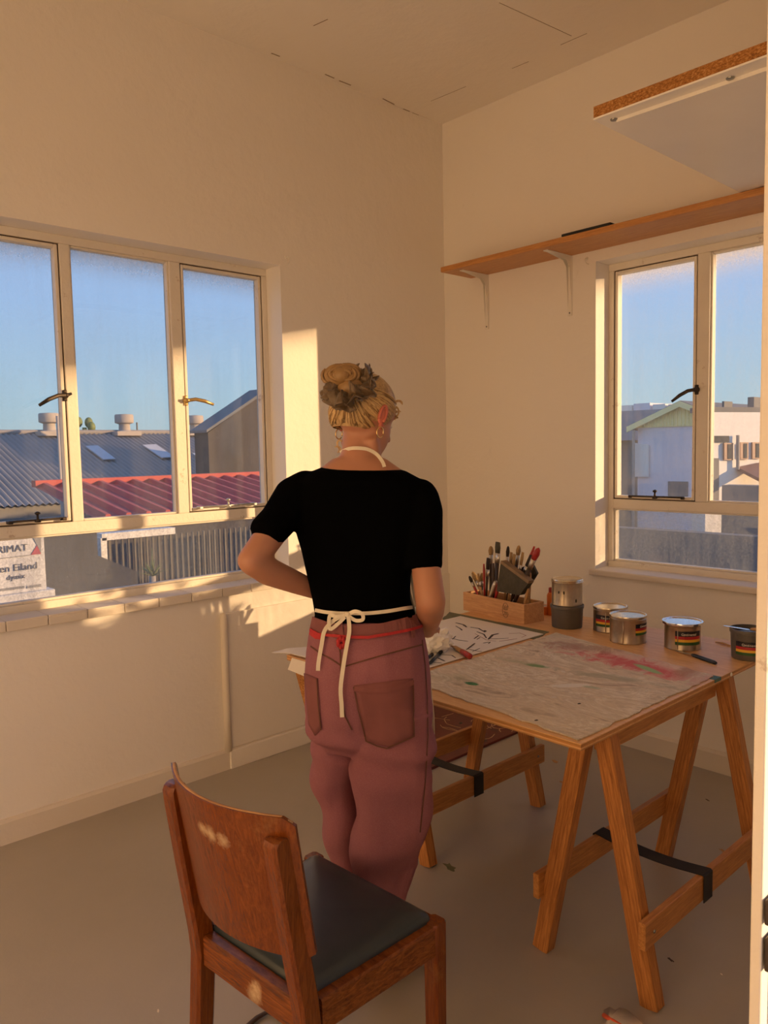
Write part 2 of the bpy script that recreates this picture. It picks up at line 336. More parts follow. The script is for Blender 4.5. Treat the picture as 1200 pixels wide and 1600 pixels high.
# ------------------------------------------------------------------ mesh helpers
W = {}     # world matrix of every object made here
def tag(o, label=None, cat=None, group=None, kind=None):
    if label: o['label'] = label
    if cat: o['category'] = cat
    if group: o['group'] = group
    if kind: o['kind'] = kind
    return o
def setparent(c, p):
    c.parent = p; c.matrix_parent_inverse = W[p].inverted()
def thing(name, loc, label, cat, group=None, kind=None):
    o = bpy.data.objects.new(name, None); COL.objects.link(o); o.location = loc; o.empty_display_size = 0.05
    W[o] = Matrix.Translation(Vector(loc)); tag(o, label, cat, group, kind); return o
class MB:
    def __init__(s): s.bm = bmesh.new(); s.mi = 0
    def face(s, vs):
        try:
            f = s.bm.faces.new(vs); f.material_index = s.mi; return f
        except ValueError: return None
    def box(s, a, b, bev=0.0, seg=2):
        a = Vector(a); b = Vector(b)
        t = bmesh.new(); bmesh.ops.create_cube(t, size=1.0)
        for v in t.verts: v.co = Vector(((a.x+b.x)/2 + v.co.x*abs(b.x-a.x), (a.y+b.y)/2 + v.co.y*abs(b.y-a.y), (a.z+b.z)/2 + v.co.z*abs(b.z-a.z)))
        if bev > 0: bmesh.ops.bevel(t, geom=list(t.edges), offset=bev, segments=seg, affect='EDGES', profile=0.5)
        s.merge(t); return s
    def merge(s, t, mtx=None):
        mp = {}
        for v in t.verts: mp[v] = s.bm.verts.new((mtx @ v.co) if mtx else v.co)
        for f in t.faces: s.face([mp[v] for v in f.verts])
        t.free(); return s
    def quad(s, pts):
        s.face([s.bm.verts.new(p) for p in pts]); return s
    def prism(s, poly, off):
        """closed polygon (list of Vector) extruded by vector off"""
        off = Vector(off); a = [s.bm.verts.new(p) for p in poly]; b = [s.bm.verts.new(Vector(p)+off) for p in poly]; n = len(a)
        s.face(list(reversed(a))); s.face(b)
        for i in range(n): s.face([a[i], a[(i+1) % n], b[(i+1) % n], b[i]])
        return s
    def rings(s, rings, cap=True, closed=True):
        vr = [[s.bm.verts.new(p) for p in r] for r in rings]; n = len(vr[0])
        for a, b in zip(vr[:-1], vr[1:]):
            for i in range(n if closed else n-1): s.face([a[i], a[(i+1) % n], b[(i+1) % n], b[i]])
        if cap and closed: s.face(list(reversed(vr[0]))); s.face(vr[-1])
        return s
    def tube(s, pts, r, n=8, cap=True, flat=None):
        """r: radius or list; flat=(vector, ratio) squashes the section along the vector"""
        pts = [Vector(p) for p in pts]; rs = r if isinstance(r, (list, tuple)) else [r]*len(pts)
        rr = []; prev = None
        for i, p in enumerate(pts):
            t = (pts[min(i+1, len(pts)-1)] - pts[max(i-1, 0)])
            if t.length < 1e-9: t = Vector((0, 0, 1))
            t.normalize()
            if flat: x = Vector(flat[0]); x = (x - t*x.dot(t))
            elif prev is None: x = t.orthogonal()
            else: x = prev - t*prev.dot(t)
            if x.length < 1e-6: x = t.orthogonal()
            x.normalize(); y = t.cross(x); prev = x; k = flat[1] if flat else 1.0
            rr.append([p + (x*math.cos(2*PI*j/n)*k + y*math.sin(2*PI*j/n))*rs[i] for j in range(n)])
        return s.rings(rr, cap)
    def lathe(s, prof, c=(0, 0, 0), n=28, axis=(0, 0, 1), cap=True):
        c = Vector(c); q = Vector((0, 0, 1)).rotation_difference(Vector(axis).normalized())
        return s.rings([[c + q @ Vector((r*math.cos(2*PI*j/n), r*math.sin(2*PI*j/n), z)) for j in range(n)] for r, z in prof], cap)
    def ellipsoid(s, c, rad, rot=None, nu=20, nv=12):
        c = Vector(c); R = rot if rot else Matrix.Identity(3); rr = []
        for i in range(nv+1):
            th = PI*(i+0.02)/(nv+0.04)
            rr.append([c + R @ Vector((rad[0]*math.sin(th)*math.cos(2*PI*j/nu), rad[1]*math.sin(th)*math.sin(2*PI*j/nu), -rad[2]*math.cos(th))) for j in range(nu)])
        return s.rings(rr, True)
    def build(s, name, mats, parent=None, smooth=False, mtx=None, auto=None):
        bmesh.ops.recalc_face_normals(s.bm, faces=list(s.bm.faces))
        me = bpy.data.meshes.new(name); s.bm.to_mesh(me); s.bm.free()
        return link(name, me, mats, parent, smooth, mtx, auto)
def link(name, me, mats, parent=None, smooth=False, mtx=None, auto=None):
    for m in (mats if isinstance(mats, (list, tuple)) else [mats]): me.materials.append(M[m] if isinstance(m, str) else m)
    if smooth: me.polygons.foreach_set('use_smooth', [True]*len(me.polygons))
    if auto:
        me.polygons.foreach_set('use_smooth', [True]*len(me.polygons))
        try: me.set_sharp_from_angle(angle=math.radians(auto))
        except Exception: pass
    o = bpy.data.objects.new(name, me); COL.objects.link(o)
    mw = mtx.copy() if mtx else Matrix.Identity(4)
    o.matrix_basis = mw; W[o] = mw
    if parent: setparent(o, parent)
    return o
def struct(o, label=None): o['kind'] = 'structure'; (label and tag(o, label)); return o
def beam(name, p0, p1, wx, wy, mat, parent, side=(1, 0, 0), bev=0.002):
    """square timber from p0 to p1 in its own frame (grain runs along local z)"""
    p0, p1 = Vector(p0), Vector(p1); z = (p1-p0); L = z.length; z.normalize()
    x = Vector(side); x = (x - z*x.dot(z)).normalized(); y = z.cross(x)
    m = MB(); m.box((-wx/2, -wy/2, 0), (wx/2, wy/2, L), bev)
    mt = Matrix(((x.x, y.x, z.x, p0.x), (x.y, y.y, z.y, p0.y), (x.z, y.z, z.z, p0.z), (0, 0, 0, 1)))
    return m.build(name, mat, parent, False, mt)
def textmesh(name, txt, size, mat, parent, mtx, ext=0.0008, align='LEFT'):
    cu = bpy.data.curves.new(name, 'FONT'); cu.body = txt; cu.size = size; cu.extrude = ext; cu.align_x = align
    t = bpy.data.objects.new(name, cu); COL.objects.link(t)
    dg = bpy.context.evaluated_depsgraph_get(); me = bpy.data.meshes.new_from_object(t.evaluated_get(dg))
    bpy.data.objects.remove(t); return link(name, me, mat, parent, False, mtx)
def frame_mtx(o, x, y):
    x = Vector(x).normalized(); y = Vector(y).normalized(); z = x.cross(y)
    return Matrix(((x.x, y.x, z.x, o[0]), (x.y, y.y, z.y, o[1]), (x.z, y.z, z.z, o[2]), (0, 0, 0, 1)))

# ================================================================== THE ROOM
X0, Y0, ZC = -3.067, 3.345, 3.25
XF, YF = -0.24, -1.2          # corridor face of the right wall, front wall
XE = 1.35                     # inner face of the corridor's outer wall
def wall_hole(name, axis, a, b, u0, u1, z0, z1, holes, mat='wall'):
    """wall slab between a and b on its thin axis with rectangular holes (u0,u1,z0,z1)"""
    m = MB()
    us = sorted({u0, u1} | {h[0] for h in holes} | {h[1] for h in holes}); zs = sorted({z0, z1} | {h[2] for h in holes} | {h[3] for h in holes})
    for i in range(len(us)-1):
        run = None
        cells = []
        for j in range(len(zs)-1):
            cu, cz = (us[i]+us[i+1])/2, (zs[j]+zs[j+1])/2
            solid = not any(h[0] < cu < h[1] and h[2] < cz < h[3] for h in holes)
            if solid and cells and cells[-1][1] == zs[j]: cells[-1][1] = zs[j+1]
            elif solid: cells.append([zs[j], zs[j+1]])
        for c0, c1 in cells:
            if axis == 'x': m.box((a, us[i], c0), (b, us[i+1], c1))
            else: m.box((us[i], a, c0), (us[i+1], b, c1))
    return struct(m.build(name, mat))
OP1 = (0.73, 2.21, 0.84, 2.32)     # left window opening in y, z
OP2 = (-2.09, -0.60, 0.84, 2.32)   # back window opening in x, z
m = MB(); m.box((X0-0.2, YF-0.2, -0.12), (XE+0.2, Y0+0.2, 0.0)); struct(m.build('floor', 'floor'))
ceil = MB().box((X0-0.2, YF-0.2, ZC), (XE+0.2, Y0+0.2, ZC+0.12)).build('ceiling', 'ceil'); struct(ceil)
wall_left = wall_hole('wall_left', 'x', X0-0.2, X0, YF-0.2, Y0+0.2, 0, ZC, [OP1])
wall_back = wall_hole('wall_back', 'y', Y0, Y0+0.2, X0, XE+0.2, 0, ZC, [OP2])
wall_hole('wall_right', 'x', XF-0.12, XF, YF, Y0, 0, ZC, [(-1.10, 1.58, 0.0, 2.40)])  # doorway stretched out of view so corridor sun reaches the front wall as fill
wall_hole('wall_front', 'y', YF-0.2, YF, X0, XE, 0, ZC, [])
wall_hole('wall_corridor', 'x', XE, XE+0.2, YF-0.2, Y0, 0, ZC, [(-0.10, 3.2, 0.30, 2.95)])  # unseen wall; opening enlarged so bounced sun fills the room
# ceiling board joints, hairline cracks
def crack(p, q, z=ZC, wdt=0.003, name='ceiling_joint', parent=None):
    a, b = onz(*p, z), onz(*q, z); d = (b-a); n = Vector((-d.y, d.x, 0)).normalized()*wdt/2
    mm = MB(); mm.prism([a-n, b-n, b+n, a+n], (0, 0, -0.0012)); mm.build(name, 'crack', parent or ceil)
for p, q in (((673, 158), (728, 135)), ((876, 70), (917, 52)), ((780, 4), (893, 56)), ((800, 107), (826, 96))): crack(p, q, wdt=0.0013)
for p, q in (((424, 83), (437, 88)), ((508, 116), (522, 122)), ((530, 126), (548, 133)), ((598, 154), (616, 163)), ((630, 170), (640, 174)), ((644, 176), (654, 180))):
    crack(p, q, ZC-0.0005, 0.005)
for p, q in (((490, 40), (512, 30)),): crack(p, q, wdt=0.003)
# baseboards
def base(name, pts_a, pts_b, along):
    m = MB()
    if along == 'y':
        prof = [(X0, 0), (X0+0.016, 0), (X0+0.016, 0.082), (X0+0.010, 0.092), (X0, 0.095)]
        m.rings([[Vector((x, yy, z)) for x, z in prof] for yy in (pts_a, pts_b)])
    else:
        prof = [(Y0, 0), (Y0-0.016, 0), (Y0-0.016, 0.082), (Y0-0.010, 0.092), (Y0, 0.095)]
        m.rings([[Vector((xx, y, z)) for y, z in prof] for xx in (pts_a, pts_b)])
    return struct(m.build(name, 'trim'))
base('baseboard_left', YF, Y0-0.016, 'y'); base('baseboard_back', X0+0.016, XF-0.12, 'x')
# boxed-in panel under the left window: proud by 12 mm, half-round bead on its left end
m = MB(); m.box((X0, 1.835, 0.094), (X0+0.012, Y0, 0.722), 0.004)
m.box((X0, 1.835, 0.0), (X0+0.024, Y0-0.016, 0.088), 0.004)
struct(m.build('trim_1', 'wall'))
m = MB(); pts = [Vector((X0+0.010, 1.832, z)) for z in (0.085, 0.3, 0.5, 0.70, 0.718, 0.728)]
m.tube(pts, [0.017, 0.017, 0.017, 0.017, 0.014, 0.004], 12); struct(m.build('trim_2', 'trim', smooth=True))

# ---------------------------------------------------------------- windows
def bar(m, axis, u0, u1, d0, d1, z0, z1, bev=0.003):
    if axis == 'x': m.box((d0, u0, z0), (d1, u1, z1), bev)
    else: m.box((u0, d0, z0), (u1, d1, z1), bev)
def window(name, axis, face, sgn, u0, u1, mulls, casements, label):
    """axis: thin axis. face: plane of the frame's room side; sgn: outward direction on that axis"""
    root = thing(name, (face, (u0+u1)/2, OP1[2]) if axis == 'x' else ((u0+u1)/2, face, OP1[2]), label, None, kind='structure')
    d0, d1 = face, face+sgn*0.045
    g = face+sgn*0.036
    zt, zb, t0, t1 = 2.287, 0.872, 1.135, 1.181
    def B(nm, a, b, c, d, mat='frame', e0=d0, e1=d1): m = MB(); bar(m, axis, a, b, e0, e1, c, d); return m.build(nm, mat, root)
    B('frame_head', u0, u1, zt, OP1[3]); B('frame_bottom', u0, u1, OP1[2], zb)
    B('frame_jamb', u0, u0+0.028, zb, zt); B('frame_jamb', u1-0.028, u1, zb, zt)
    B('transom', u0+0.028, u1-0.028, t0, t1)
    ed = [u0+0.028] + [x for mm in mulls for x in mm] + [u1-0.028]
    for a, b in mulls: B('mullion', a, b, t1, zt)
    def P(a, b, c, d, mat):
        m = MB(); bar(m, axis, a, b, g-0.0015, g+0.0015, c, d, 0); m.build('pane', mat, root)
    for k in range(len(mulls)+1):
        a, b = ed[2*k], ed[2*k+1]
        if k in casements:
            # steel sash: putty-dark rebate then slim painted sash bars
            for q in ((a, a+0.005, t1, zt), (b-0.005, b, t1, zt), (a+0.005, b-0.005, t1, t1+0.005), (a+0.005, b-0.005, zt-0.005, zt)):
                B('rebate', *q, mat='gap', e0=d0+sgn*0.006, e1=d1)
            s_ = 0.014
            a, b, c, d = a+0.005, b-0.005, t1+0.005, zt-0.005
            for q in ((a, a+s_, c, d), (b-s_, b, c, d), (a+s_, b-s_, c, c+s_), (a+s_, b-s_, d-s_, d)):
                B('sash_bar', *q, e0=d0+sgn*0.004, e1=d1)
            P(a+s_, b-s_, c+s_, d-s_, 'glass')
        else:
            for q in ((a, a+0.008, t1, zt), (b-0.008, b, t1, zt), (a+0.008, b-0.008, t1, t1+0.008), (a+0.008, b-0.008, zt-0.008, zt)):
                B('glazing_bead', *q, e0=d0+sgn*0.010, e1=d1)
            P(a+0.008, b-0.008, t1+0.008, zt-0.008, 'glass')
    for q in ((u0+0.028, u0+0.036, zb, t0), (u1-0.036, u1-0.028, zb, t0), (u0+0.036, u1-0.036, zb, zb+0.010), (u0+0.036, u1-0.036, t0-0.008, t0)):
        B('glazing_bead', *q, e0=d0+sgn*0.010, e1=d1)
    P(u0+0.036, u1-0.036, zb+0.010, t0-0.008, 'glass_dirty')
    return root
WX, WY = X0-0.115, Y0+0.115
win1 = window('window_1', 'x', WX, -1, OP1[0], OP1[1], [(1.226, 1.268), (1.700, 1.752)], (0, 2), 'steel casement window with three lights in the left wall, sign and roofs outside')
win2 = window('window_2', 'y', WY, 1, OP2[0], OP2[1], [(-1.645, -1.588), (-1.105, -1.050)], (0, 2), 'steel casement window with three lights in the back wall, above the paint tins')
def handle(parent, base, tip, nrm, mat):
    base, tip, nrm = Vector(base), Vector(tip), Vector(nrm)
    m = MB(); m.lathe([(0.004, -0.001), (0.014, 0.0), (0.014, 0.006), (0.009, 0.012), (0.009, 0.024), (0.004, 0.028)], base, 14, nrm)
    m.box(base+Vector((-0.008, -0.008, -0.022)), base+Vector((0.008, 0.008, 0.022)), 0.003)
    h = m.build('handle_plate', mat, parent, True)
    d = tip-base; mid = base+nrm*0.022
    pts = [mid - d*0.18, mid, mid+d*0.3+Vector((0, 0, 0.010)), mid+d*0.65+Vector((0, 0, 0.008)), mid+d*1.0-Vector((0, 0, 0.002))]
    m = MB(); m.tube(pts, [0.005, 0.008, 0.0085, 0.0085, 0.006], 10, flat=(nrm, 0.55)); m.build('handle_lever', mat, parent, True)
def stay(parent, a, b, nrm, mat):
    a, b, nrm = Vector(a), Vector(b), Vector(nrm); u = (b-a).normalized(); o = nrm*0.016
    m = MB(); m.tube([a+o, b+o], 0.0042, 8); bar_ = m.build('stay_bar', mat, parent, True)
    c = a.lerp(b, 0.5)+o
    m = MB(); m.lathe([(0.003, 0), (0.011, 0.002), (0.012, 0.010), (0.005, 0.015), (0.004, 0.030), (0.010, 0.033), (0.011, 0.038), (0.004, 0.043)], c-Vector((0, 0, 0.010)), 12)
    m.box(c-Vector((0.010, 0.010, 0.010)), c+Vector((0.010, 0.010, 0.002)), 0.003); m.build('stay_knob', mat, parent, True)
    for e in (a, b):
        m = MB(); m.box(e-Vector((0.009, 0.009, 0.010)), e+o+Vector((0.009, 0.009, 0.004)), 0.003); m.build('stay_bracket', mat, parent)
handle(win1, onx(101, 618, WX), onx(58, 633, WX+0.03), (1, 0, 0), 'iron')
handle(win1, onx(290, 626, WX), onx(330, 632, WX+0.03), (1, 0, 0), 'brass')
stay(win1, Vector((WX, 0.98, 1.200)), Vector((WX, 1.185, 1.200)), (1, 0, 0), 'iron')
stay(win1, Vector((WX, 1.80, 1.203)), Vector((WX, 2.09, 1.203)), (1, 0, 0), 'steelw')
handle(win2, ony(1089, 609, WY), ony(1053, 627, WY-0.03), (0, -1, 0), 'iron')
stay(win2, Vector((-1.965, WY, 1.200)), Vector((-1.70, WY, 1.200)), (0, -1, 0), 'iron')
# tiled sill of the left window: single glazed tiles with their own edges
sill1 = struct(MB().box((WX+0.001, OP1[0], OP1[2]-0.012), (X0+0.024, OP1[1]+0.0, OP1[2]-0.004)).build('trim_3', 'trim'))
ys = [0.73, 0.905, 1.058, 1.210, 1.362, 1.514, 1.667, 1.820, 1.972, 2.125, 2.21]
for a, b in zip(ys[:-1], ys[1:]):
    MB().box((WX+0.006, a+0.0015, OP1[2]-0.006), (X0+0.030, b-0.0015, OP1[2]+0.004+random.uniform(-0.001, 0.001)), 0.003).build('sill_tile', 'trim', sill1)
    MB().box((X0+0.010, a+0.0015, OP1[2]-0.036), (X0+0.031+random.uniform(-0.001, 0.001), b-0.0015, OP1[2]-0.004), 0.003).build('sill_tile', 'trim', sill1)
m = MB(); m.box((OP2[0]-0.02, Y0-0.030, OP2[2]-0.026), (OP2[1]+0.02, WY+0.01, OP2[2]+0.004), 0.006); struct(m.build('trim_4', 'trim'))

# ---------------------------------------------------------------- closed leaf of the double door beside the camera
yl = 0.80; xl = -0.316
door = thing('door_1', (xl, yl+0.35, 0), 'chipped cream door leaf edge beside the camera at the right border', None, kind='structure')
m = MB(); m.box((xl, yl, 0.005), (xl+0.012, yl+0.05, 2.10), 0.002); m.build('meeting_stile', 'doorpaint', door)
m = MB(); m.box((xl+0.002, yl+0.020, 0.005), (xl+0.016, yl+0.775, 2.10), 0.003); m.build('door_leaf', 'doorpaint', door)
for py0, py1 in ((1408, 1446), (1467, 1518)):
    a = onx(1197, py0, xl+0.016); b = onx(1197, py1, xl+0.016)
    m = MB(); m.box((xl+0.014, a.y, b.z), (xl+0.021, a.y+0.045, a.z), 0.002); m.build('bolt_plate', 'iron', door)

# ================================================================== SHELF AND OVERHEAD BOARD
sh = thing('wall_shelf', (-2.0, 3.2, 2.37), 'long pine wall shelf on white brackets above the back window', 'shelf')
m = MB(); m.box((-2.868, 3.097, 2.371), (XF-0.125, Y0-0.001, 2.399), 0.006); m.build('shelf_board', 'shelfwood', sh)
for bx in (-2.757, -2.232, -1.10):
    m = MB()
    m.box((bx-0.013, Y0-0.006, 2.085), (bx+0.013, Y0-0.001, 2.371), 0.001)
    m.box((bx-0.013, Y0-0.205, 2.366), (bx+0.013, Y0-0.001, 2.371), 0.001)
    for s_ in (-1, 1):   # folded rib
        m.prism([Vector((bx+s_*0.0085, Y0-0.004, 2.10)), Vector((bx+s_*0.0085, Y0-0.004, 2.368)), Vector((bx+s_*0.0085, Y0-0.195, 2.368)), Vector((bx+s_*0.0085, Y0-0.050, 2.348)), Vector((bx+s_*0.0085, Y0-0.022, 2.32))], (s_*0.0015, 0, 0))
    b_ = m.build('bracket', 'white_metal', sh)
    for z in (2.098, 2.325):
        MB().lathe([(0.0025, 0), (0.0045, 0.0008), (0.003, 0.003), (0.0008, 0.0034)], (bx, Y0-0.0062, z), 10, (0, -1, 0)).build('screw', 'screw', b_)
ob = thing('overhead_board', (-0.9, 2.6, 2.40), 'white chipboard panel with raw front edge, lying on the wall shelf overhead', 'board')
m = MB(); m.box((-1.313, 2.085, 2.400), (XF-0.13, Y0-0.012, 2.4055), 0.001); m.build('melamine_face', 'melamine', ob)
m = MB(); m.box((-1.312, 2.086, 2.4055), (XF-0.13, Y0-0.012, 2.438), 0.001); m.build('chipboard_core', 'chip', ob)
m = MB(); m.prism([Vector((-1.262, 2.128, 2.3998)), Vector((-0.365, 2.150, 2.3998)), Vector((-0.365, 2.215, 2.3998)), Vector((-1.24, 2.140, 2.3998))], (0, 0, -0.010)); m.build('batten', 'melamine', ob)
for sx, sy in ((-1.268, 2.125), (-0.93, 2.128), (-0.62, 2.13)):
    MB().lathe([(0.004, 0.0), (0.011, 0.0005), (0.010, 0.004), (0.004, 0.005)], (sx, sy, 2.4003), 12, (0, 0, -1)).build('screw', 'screw', ob)
# wall hooks
def hook(px, py, plane, nrm, label):
    p = onx(px, py, X0) if plane == 'x' else ony(px, py, Y0); n = Vector(nrm); side = Vector((0, 1, 0)) if plane == 'x' else Vector((1, 0, 0))
    t = thing('wall_hook', p, label, 'hook')
    m = MB(); m.lathe([(0.004, 0), (0.008, 0.001), (0.006, 0.004), (0.003, 0.005)], p, 12, n); m.build('rosette', 'white_metal', t, True)
    pts = [p + n*(0.004+0.020*math.sin(a)) + Vector((0, 0, -0.014*(1-math.cos(a)))) + side*0.0015*k for k, a in enumerate([i*PI/6 for i in range(9)])]
    m = MB(); m.tube(pts, 0.0026, 7); m.build('hook_wire', 'white_metal', t, True)
hook(446, 402, 'x', (1, 0, 0), 'small white cup hook on the wall beside the left window')
hook(917, 404, 'y', (0, -1, 0), 'small white cup hook under the shelf beside the back window')

# ================================================================== TRESTLES AND TABLE
TZ = 0.72
def trestle(xc, ya, yb, sp, label):
    t = thing('trestle', (xc, (ya+yb)/2, 0), label, 'trestle', 'pair of pine trestles under the work table')
    zt = TZ-0.019
    for y in (ya, yb):
        for s_ in (-1, 1):
            beam('leg', (xc+s_*sp, y, 0.0), (xc+s_*0.031, y, zt-0.0062), 0.050, 0.040, 'pine', t)
    m = MB(); m.box((xc-0.018, ya+0.022, zt-0.075), (xc+0.018, yb-0.022, zt), 0.002); m.build('top_rail', 'pine_y', t)
    zs = 0.205
    sx = sp - (sp-0.030)*zs/zt + 0.034
    for s_ in (-1, 1):
        m = MB(); m.box((xc+s_*sx-0.010, ya-0.045, zs-0.036), (xc+s_*sx+0.010, yb+0.045, zs+0.036), 0.003)
        r = m.build('stretcher', 'pine_y', t)
        for y in (ya, yb):
            MB().lathe([(0.0015, 0), (0.005, 0.0004), (0.004, 0.003), (0.001, 0.0034)], (xc+s_*(sx+0.010), y, zs), 10, (s_, 0, 0)).build('screw', 'screw', r)
    # webbing strap over both stretchers, sagging between them
    ym = ya + (yb-ya)*0.42; th = 0.0022; hw = 0.026
    xo = sx+0.0125; top = zs+0.0385
    cs = [(-xo, zs-0.036), (-xo, top-0.002), (-xo+0.004, top)]
    for i in range(1, 12):
        u = i/12; cs.append((-xo+0.010+(2*xo-0.020)*u, top-0.014*4*u*(1-u)))
    cs += [(xo-0.004, top), (xo, top-0.002), (xo, zs-0.040)]
    rr = []
    for i, (cx, cz) in enumerate(cs):
        a = cs[max(i-1, 0)]; b = cs[min(i+1, len(cs)-1)]
        n = Vector((-(b[1]-a[1]), 0, (b[0]-a[0]))).normalized()*th
        p = Vector((xc+cx, ym, cz)); dy = Vector((0, hw, 0))
        rr.append([p-dy, p+dy, p+dy+n, p-dy+n])
    m = MB(); m.rings(rr); m.build('strap', 'webbing', t)
    return t
trestle(-1.118, 1.790, 2.500, 0.170, 'pine trestle with black strap under the near right end of the table')
trestle(-2.015, 1.880, 2.520, 0.180, 'pine trestle with black strap behind the standing person')
tb = thing('table_top', (-1.66, 2.24, TZ), 'square plywood table top resting on two trestles', 'table')
m = MB(); m.box((-2.270, 1.612, TZ-0.0030), (-1.046, 2.862, TZ), 0.001); m.build('top_veneer', 'ply', tb)
for k in range(4):
    e = 0.0008*(k % 2); z1 = TZ-0.003-k*0.004
    m = MB(); m.box((-2.269+e, 1.613+e, z1-0.004), (-1.047-e, 2.861-e, z1)); m.build('ply_layer', ['plyedge', 'shelfwood', 'ply', 'plyedge'][k], tb)
m = MB(); g0 = onz(1112, 1060, TZ); m.box((g0.x-0.035, g0.y-0.01, TZ), (-1.044, g0.y+0.035, TZ+0.0006)); m.box((-1.0455, g0.y-0.01, TZ-0.010), (-1.0445, g0.y+0.035, TZ+0.0006)); m.build('tape_strip', 'tapegreen', tb)
p = onz(1158, 1053, TZ-0.006); MB().lathe([(0.002, 0), (0.007, 0.0005), (0.005, 0.003), (0.001, 0.0034)], (-1.046, p.y-0.02, TZ-0.008), 10, (1, 0, 0)).build('pin', 'white_metal', tb)

def sheet(name, corners, z, th, mat, label, cat, nseg=14, wob=0.004, dz=0.0, seed=1):
    """a lying sheet with slightly ragged edges; corners: 4 Vectors"""
    rnd = random.Random(seed); c = [Vector((p.x, p.y, 0)) for p in corners]; loop = []
    ctr = sum(c, Vector((0, 0, 0)))/4
    for i in range(4):
        for k in range(nseg):
            q = c[i].lerp(c[(i+1) % 4], k/nseg); q += (q-ctr).normalized()*rnd.uniform(-wob, wob*0.3)
            loop.append(q+Vector((0, 0, z)))
    m = MB(); m.prism(loop, (0, 0, th)); o = m.build(name, mat); tag(o, label, cat); return o
# cutting mat under the drawing, drawing, marbled sheet
sheet('cutting_mat', [onz(690, 968, TZ), onz(702, 957, TZ), onz(858, 988, TZ), onz(838, 1000, TZ)], TZ, 0.0025, 'matgreen', 'dark green paint-stained mat under the ink drawing', 'mat', 6, 0.006)
# (the mat continues under the whole drawing)
dA, dB, dC, dD = Vector((-1.772, 1.835, 0)), Vector((-1.772, 2.470, 0)), Vector((-2.225, 2.500, 0)), Vector((-2.235, 1.700, 0))
draw = sheet('ink_drawing', [dA, dB, dC, dD], TZ+0.0026, 0.0022, 'paper', 'white sheet with loose black ink strokes lying on the table', 'drawing', 10, 0.0008, seed=3)
def stroke(pts, wd, mat='inkblack'):
    v = [onz(a, b, TZ+0.005) for a, b in pts]; out = []
    q = []
    for i in range(len(v)-1):
        for k in range(5): q.append(v[i].lerp(v[i+1], k/5))
    q.append(v[-1]); n = len(q); L, R_ = [], []
    for i, p in enumerate(q):
        t = (q[min(i+1, n-1)]-q[max(i-1, 0)]); s_ = Vector((-t.y, t.x, 0)).normalized()*wd*(0.35+0.65*math.sin(PI*(0.08+0.84*i/(n-1)))**0.7)*random.uniform(0.75, 1.1)
        L.append(p+s_); R_.append(p-s_)
    m = MB(); m.rings([[a, b, b+Vector((0, 0, 0.0004)), a+Vector((0, 0, 0.0004))] for a, b in zip(L, R_)]); m.build('ink_stroke', mat, draw)
S = [([(712, 973), (724, 976), (729, 980)], .006), ([(735, 980), (748, 982), (758, 988)], .004), ([(712, 978), (722, 984)], .003),
     ([(745, 987), (756, 991), (760, 997)], .004), ([(763, 999), (770, 992), (779, 990)], .006), ([(766, 998), (780, 998), (795, 997)], .003),
     ([(705, 997), (716, 1000), (731, 1002)], .003), ([(707, 999), (712, 994)], .003), ([(741, 998), (748, 993)], .004), ([(745, 999), (750, 996)], .003),
     ([(729, 1015), (737, 1009), (742, 1005)], .004), ([(731, 1014), (744, 1017), (753, 1018)], .003), ([(738, 1018), (750, 1013)], .002),
     ([(693, 1005), (709, 1006)], .002), ([(690, 1023), (706, 1024), (712, 1028)], .003), ([(684, 1028), (695, 1033)], .004), ([(692, 1000), (695, 998)], .005),
     ([(718, 981), (722, 985)], .003), ([(755, 1005), (764, 1003)], .003), ([(763, 1006), (766, 1003)], .003), ([(757, 985), (759, 987)], .006), ([(676, 1035), (690, 1036)], .003)]
for pts, wd in S: stroke(pts, wd*0.9)
stroke([(780, 1002), (795, 1000), (808, 998)], .002, 'inkred'); stroke([(795, 990), (812, 989), (822, 993), (815, 996)], .0012, 'inkred'); stroke([(742, 990), (760, 1000), (775, 1002)], .001, 'inkred')
ps = sheet('marbled_sheet', [Vector((-1.062, 1.622, 0)), Vector((-1.056, 2.380, 0)), Vector((-1.752, 2.528, 0)), Vector((-1.748, 1.690, 0))], TZ+0.0008, 0.003, 'paintsheet', 'large beige sheet of marbled paint with pink and green streaks on the table', 'painting', 26, 0.009, seed=5)
for px, py, r in ((865, 1090, .006), (780, 1055, .006), (815, 1076, .005), (945, 1092, .005), (1010, 1080, .005), (1002, 1060, .008), (838, 1126, .004), (925, 1131, .005), (880, 1050, .007), (760, 1046, .006), (905, 1100, .004), (720, 1130, .004)):
    p = onz(px, py, TZ+0.003); m = MB(); m.ellipsoid(p+Vector((0, 0, 0.0004)), (r*1.6, r, 0.0022), Matrix.Rotation(random.uniform(0, 3), 3, 'Z'), 8, 5); m.build('paint_lump', 'paper' if r > .004 else 'blockdark', ps, True)
# paper overhanging the left corner of the table, white tape and loose board below
m = MB(); c = [Vector((-2.345, 1.600, TZ-0.004)), Vector((-2.300, 1.640, TZ+0.012)), Vector((-2.27, 1.72, TZ+0.006)), Vector((-2.22, 1.85, TZ+0.004)), Vector((-2.03, 1.80, TZ+0.006)), Vector((-2.02, 1.66, TZ+0.006)), Vector((-2.16, 1.625, TZ+0.005)), Vector((-2.26, 1.612, TZ+0.008))]
m.prism(c, (0, 0, 0.0016)); tag(m.build('scrap_paper', 'paper'), 'curled scrap of cream paper overhanging the left corner of the table', 'paper')
m = MB(); m.prism([Vector((-2.235, 1.6115, TZ-0.004)), Vector((-2.262, 1.6115, TZ-0.052)), Vector((-2.10, 1.6115, TZ-0.060)), Vector((-2.10, 1.6115, TZ-0.004))], (0, -0.0012, 0)); tag(m.build('paper_strip', 'paper'), 'white paper strip taped over the front edge at the left end of the table', 'paper')
